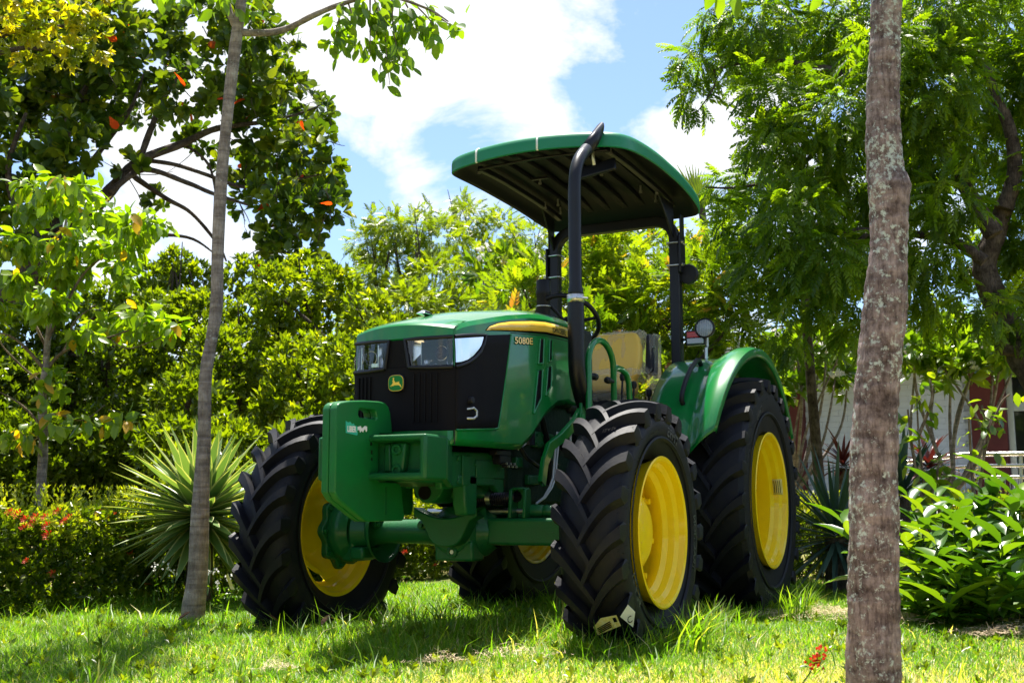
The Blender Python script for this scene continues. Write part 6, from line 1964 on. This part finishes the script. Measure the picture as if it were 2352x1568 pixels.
wispy('thin thorny plant with few leaves near the right edge, in front of the railing', gpt(2235, 1290, 7.4), [[(2235, 1290), (2255, 1080), (2275, 990), (2300, 925), (2320, 905)], [(2240, 1200), (2232, 1080), (2225, 960)], [(2275, 990), (2262, 960), (2255, 930)]], 7.4, 13, .085)

# ------------------------------------------------------------------ lawn grass
GRS = leaf_mat('grass_blade', [(0, (.040, .105, .006)), (.35, (.085, .185, .010)), (.62, (.15, .25, .014)), (.78, (.30, .29, .07)), (1, (.56, .46, .28))], (2.3, 2.45, .6), .48, .42, .3)
def grass(n, d0, d1, a0, a1, h0, h1, wd, seed, dry_fn, name, sel=None, pw=1.6):
    r_ = np.random.default_rng(seed)
    # density falls with distance
    q = r_.uniform(size=n)
    d = (d0**(2-pw)+q*(d1**(2-pw)-d0**(2-pw)))**(1/(2-pw))
    a_ = YAW+r_.uniform(a0, a1, n)
    x = CAM[0]+d*np.cos(a_); y = CAM[1]+d*np.sin(a_)
    if sel is not None:
        k = sel(x, y, r_); x, y, d = x[k], y[k], d[k]
    n = len(x)
    z = ground_z(x, y)
    dry = dry_fn(x, y, r_)
    patch = .5+.28*np.sin(x*2.3+1.3*np.sin(y*1.9))+.22*np.sin(y*3.1+1.7*np.sin(x*2.7))
    dz = np.clip(((x-1.15)*.55+(y-.15)*.42)*1.6+.1, 0, 1)
    h = r_.uniform(h0, h1, n)*(.65+.6*patch)*(1-.15*dry)*(1-np.where(dry > .5, .25, .45)*dz*(h1 < .1))
    th = r_.uniform(0, 2*np.pi, n)
    lean = r_.uniform(.25, 1.5, n)
    ux, uy = np.cos(th), np.sin(th)
    wv_ = wd*r_.uniform(.6, 1.3, n)*np.maximum(1, d/5.5)
    sx, sy = -uy*wv_, ux*wv_
    P0 = np.stack([x, y, z-.005], 1)
    def pt(t_, ww):
        cx = x+ux*lean*h*t_*(.25+.75*t_); cy = y+uy*lean*h*t_*(.25+.75*t_); cz = z+h*t_*(1-.30*lean*t_)
        return np.stack([cx+sx*ww, cy+sy*ww, cz], 1)
    V = np.stack([pt(0, -.5), pt(0, .5), pt(.5, -.42), pt(.5, .42), pt(1, 0)], 1).reshape(-1, 3)
    loops = (np.array([0, 1, 3, 2, 2, 3, 4])[None]+(np.arange(n)*5)[:, None]).ravel()
    starts = (np.array([0, 4])[None]+(np.arange(n)*7)[:, None]).ravel()
    ti = np.clip(r_.normal(.42, .16, n)+.16*(patch-.5), 0, .72)
    ti = np.where(dry > .5, r_.uniform(.80, 1, n), ti)
    me = np_mesh(name, V, loops, starts, GRS, np.repeat(ti, 5))
    return me
def dryf(x, y, r_):
    # straw-coloured ground in the front right, a few thin spots elsewhere
    f = (x-1.15)*.55+(y-.15)*.42
    nzz = .5+.35*np.sin(x*3.3+y*2.1)+.3*np.sin(y*5.2-x*1.7)
    p = np.clip(.28+f*.85+(nzz-.5)*.45, .03, .80)
    return (r_.uniform(size=len(x)) < p).astype(float)
me = grass(300000, 3.3, 9.5, -.62, .62, .032, .070, .0042, 1, dryf, 'grass')
g1 = inst('grass', me); g1['kind'] = 'stuff'
def near_tyres(x, y, r_):
    k = np.zeros(len(x), bool)
    for cx, cy, lx, ly, p in ((0, .86, .62, .34, .5), (0, -.86, .55, .32, .5), (-2.05, .8, .75, .36, .5), (-1.0, .2, 1.6, 1.0, .12), (.5, .2, .5, .9, .06)):
        k |= (((x-cx)/lx)**2+((y-cy)/ly)**2 < 1.0) & (r_.uniform(size=len(x)) < p)
    return k
def strip(x, y, r_):
    k = np.abs(y+2.75+.08*np.sin(x*4)) < .16
    return k & (r_.uniform(size=len(x)) < .5)
nodry = lambda x, y, r_: (r_.uniform(size=len(x)) < .06).astype(float)
me = grass(80000, 3.6, 9, -.45, .45, .08, .19, .0048, 2, nodry, 'tall_grass', near_tyres)
g2 = inst('tall_grass', me); g2['kind'] = 'stuff'
me = grass(50000, 5, 10, -.1, .6, .06, .13, .0048, 3, nodry, 'hedge_foot_grass', strip)
g3 = inst('hedge_foot_grass', me); g3['kind'] = 'stuff'
def sparse(x, y, r_): return r_.uniform(size=len(x)) < 1
me = grass(900, 3.4, 7.5, -.5, .5, .09, .19, .007, 4, nodry, 'coarse_grass', sparse, 1.9)
g4 = inst('coarse_grass', me); g4['kind'] = 'stuff'

W_ = np.stack([CAM[0]+np.cos(YAW+(q:=RNG.uniform(-.5, .5, 700)))*(dd_:=RNG.uniform(3.6, 8, 700)), CAM[1]+np.sin(YAW+q)*dd_], 1)
W_ = np.concatenate([W_, ground_z(W_[:, 0], W_[:, 1])[:, None]+.03], 1)
me = T_BUSHR.scatter('ground_weeds', W_, np.tile([[0, 0, 1.]], (700, 1))+RNG.normal(size=(700, 3))*.15, RNG.normal(size=(700, 3)), RNG.uniform(.02, .05, 700), L_HEDGE, RNG.uniform(.2, .8, 700))
o = inst('ground_weeds', me); o['kind'] = 'stuff'

# long arching tufts beside the near front tyre
def tuft(label, u, v, d, n, h, spread, seed, lean=(0, 0)):
    g0 = gpt(u, v, d)
    T = tree('grass_tuft', label, 'grass tuft', g0)
    r_ = np.random.default_rng(seed)
    m = MB()
    for i in range(n):
        a_ = r_.uniform(0, 2*np.pi); L = h*r_.uniform(.6, 1.1); ln = r_.uniform(.2, .9)
        o = np.array((r_.normal()*.04, r_.normal()*.04, 0)); dirn = np.array((math.cos(a_)*ln*spread+lean[0], math.sin(a_)*ln*spread+lean[1], 0))
        s_ = np.array((-math.sin(a_), math.cos(a_), 0))*.0042
        rows_ = []
        for t_, ww in ((0, 1), (.35, 1), (.7, .7), (1, .05)):
            c_ = o+dirn*L*t_*t_+np.array((0, 0, L*t_*(1-.35*np.linalg.norm(dirn)*t_)))
            rows_.append([tuple(c_-s_*ww), tuple(c_+s_*ww)])
        m.grid(rows_)
    me = m.mesh('blades', GRS, 60)
    a2 = me.attributes.new('tint', 'FLOAT', 'POINT')
    a2.data.foreach_set('value', np.repeat(np.clip(r_.normal(.55, .14, n), 0, .9), 8).astype(np.float32))
    inst('blades', me, T)
tuft('long arching grass tuft at the outer foot of the near front tyre', 1590, 1440, 4.75, 60, .26, 1.0, 1, (-.25*rt[0]*-1, .25*rt[1]))
tuft('tall grass tuft at the inner foot of the near front tyre', 1290, 1440, 5.1, 34, .26, .7, 2)
tuft('grass tuft with a long bent blade in front of the axle', 1020, 1450, 5.0, 16, .17, 1.0, 3)
tuft('grass tuft growing under the tractor left of centre', 900, 1460, 4.95, 14, .15, 1.0, 4)
tuft('grass tuft between the near wheels', 1640, 1400, 5.9, 40, .2, .8, 5)
tuft('grass tuft at the foot of the near rear tyre', 1830, 1350, 6.4, 50, .24, .8, 6)
tuft('grass tuft at the bottom edge in the left foreground', 215, 1570, 4.15, 9, .12, .6, 7)
tuft('grass tuft at the foot of the far front tyre', 720, 1420, 5.7, 26, .18, .8, 8)

# dry clippings
CLIP = mat('dry_clippings', (.56, .43, .28), rough=.95)
Pc = []
for u, v, d, rx, n in ((1900, 1425, 6.5, .45, 3600), (2100, 1440, 6.2, .35, 3400), (2230, 1452, 6.1, .40, 2400), (2340, 1445, 6.2, .35, 2200), (2330, 1475, 5.7, .25, 1200), (1010, 1550, 4.3, .12, 320), (635, 1562, 4.3, .08, 240), (1180, 1530, 4.4, .2, 320)):
    c = gpt(u, v, d)
    q = RNG.normal(size=(n, 2))*np.array([.35, .9])*rx*.6
    X_ = c[0]+q[:, 0]*-fw[0]+q[:, 1]*rt[0]; Y_ = c[1]+q[:, 0]*-fw[1]+q[:, 1]*rt[1]
    Pc.append(np.stack([X_, Y_, ground_z(X_, Y_)+np.abs(RNG.normal(size=n))*.02*np.exp(-(q**2).sum(1)/(rx*rx*.3))+.04], 1))
Pc = np.concatenate(Pc); n = len(Pc)
tm = Tmpl([(0, -.035, 0), (0, .035, 0), (1, .02, .05), (1, -.02, .05)], [(0, 1, 2, 3)])
me = tm.scatter('clippings', Pc, nrm(RNG.normal(size=(n, 3))*np.array([1, 1, .25])), np.tile([[0, 0, 1.]], (n, 1))+RNG.normal(size=(n, 3))*.3, RNG.uniform(.010, .032, n), CLIP, np.zeros(n))
o = inst('dry_clippings', me); o['kind'] = 'stuff'

# little weeds and the red flower in front
def weed(label, u, v, d, h, n, head, name='weed', cat='weed', tops=None):
    g0 = gpt(u, v, d)
    T = tree(name, label, cat, g0)
    st, P, F = [], [], []
    for i in range(n):
        e = np.array((RNG.normal()*.05, RNG.normal()*.05, h*RNG.uniform(.7, 1.05)))
        st.append([g0, g0+e*.5+RNG.normal(size=3)*.01, g0+e]); F.append(g0+e)
        for k in range(6): t_ = RNG.uniform(.1, .8); P.append(g0+e*t_)
    limb(T, 'stems', st, [[.003, .0025, .0015]]*n, L_GING, 5)
    P = np.array(P); k = len(P)
    leaf_parts(T, 'leaf', T_OV, L_GING, P, nrm(RNG.normal(size=(k, 3))+np.array((0, 0, .3))), nrm(RNG.normal(size=(k, 3))*.3+np.array((0, 0, 1.))), RNG.uniform(.02, .045, k), (.3, 1), 3)
    if head is not None:
        F = np.array(F)
        if name == 'red_flower':
            F = np.concatenate([F+(g0-F)*t_ for t_ in (0, .12, .24, .36)])
        F2 = np.concatenate([F+RNG.normal(size=F.shape)*.012 for _ in range(9)]); k = len(F2)
        me = T_FL.scatter('flower_head', F2-np.array(T.location), nrm(RNG.normal(size=(k, 3))+np.array((0, 0, .6))), RNG.normal(size=(k, 3)), np.full(k, .012), head, RNG.uniform(0, 1, k))
        o = inst('flower_head', me, T); o['kind'] = 'stuff'
weed('small weed with pale flower heads just left of the slim left trunk', 385, 1400, 6.9, .30, 3, PETAL_W)
weed('small weed with pale flower heads just right of the slim left trunk', 500, 1395, 6.9, .24, 5, PETAL_W)
weed('little red flower spike on the front lawn near the close trunk', 1832, 1588, 4.05, .14, 1, PETAL_R, 'red_flower', 'flower')
weed('small leafy seedling under the front axle', 1190, 1420, 5.4, .13, 4, None, 'seedling', 'seedling')
DL = mat('dead_leaf', (.14, .06, .025), rough=.8)
for u, v, d, lb in ((645, 1460, 5.3, 'curled brown dead leaf on the grass left of the far front wheel'), (735, 1478, 5.1, 'small dark dead leaf in the shade before the far front wheel'), (408, 1425, 6.0, 'brown dead leaf on the grass at the foot of the slim left trunk')):
    g0 = gpt(u, v, d)+np.array((0, 0, .055))
    tm = leaf_tmpl(.6, .3, -.3)
    me = np_mesh('dead_leaf', tm.v, tm.loops, tm.starts, DL)
    o = inst('dead_leaf', me, None, tm.matrix(g0, (RNG.uniform(-1, 1), RNG.uniform(-1, 1), .3), (0, 0, 1), .07)); tag(o, lb, 'leaf')
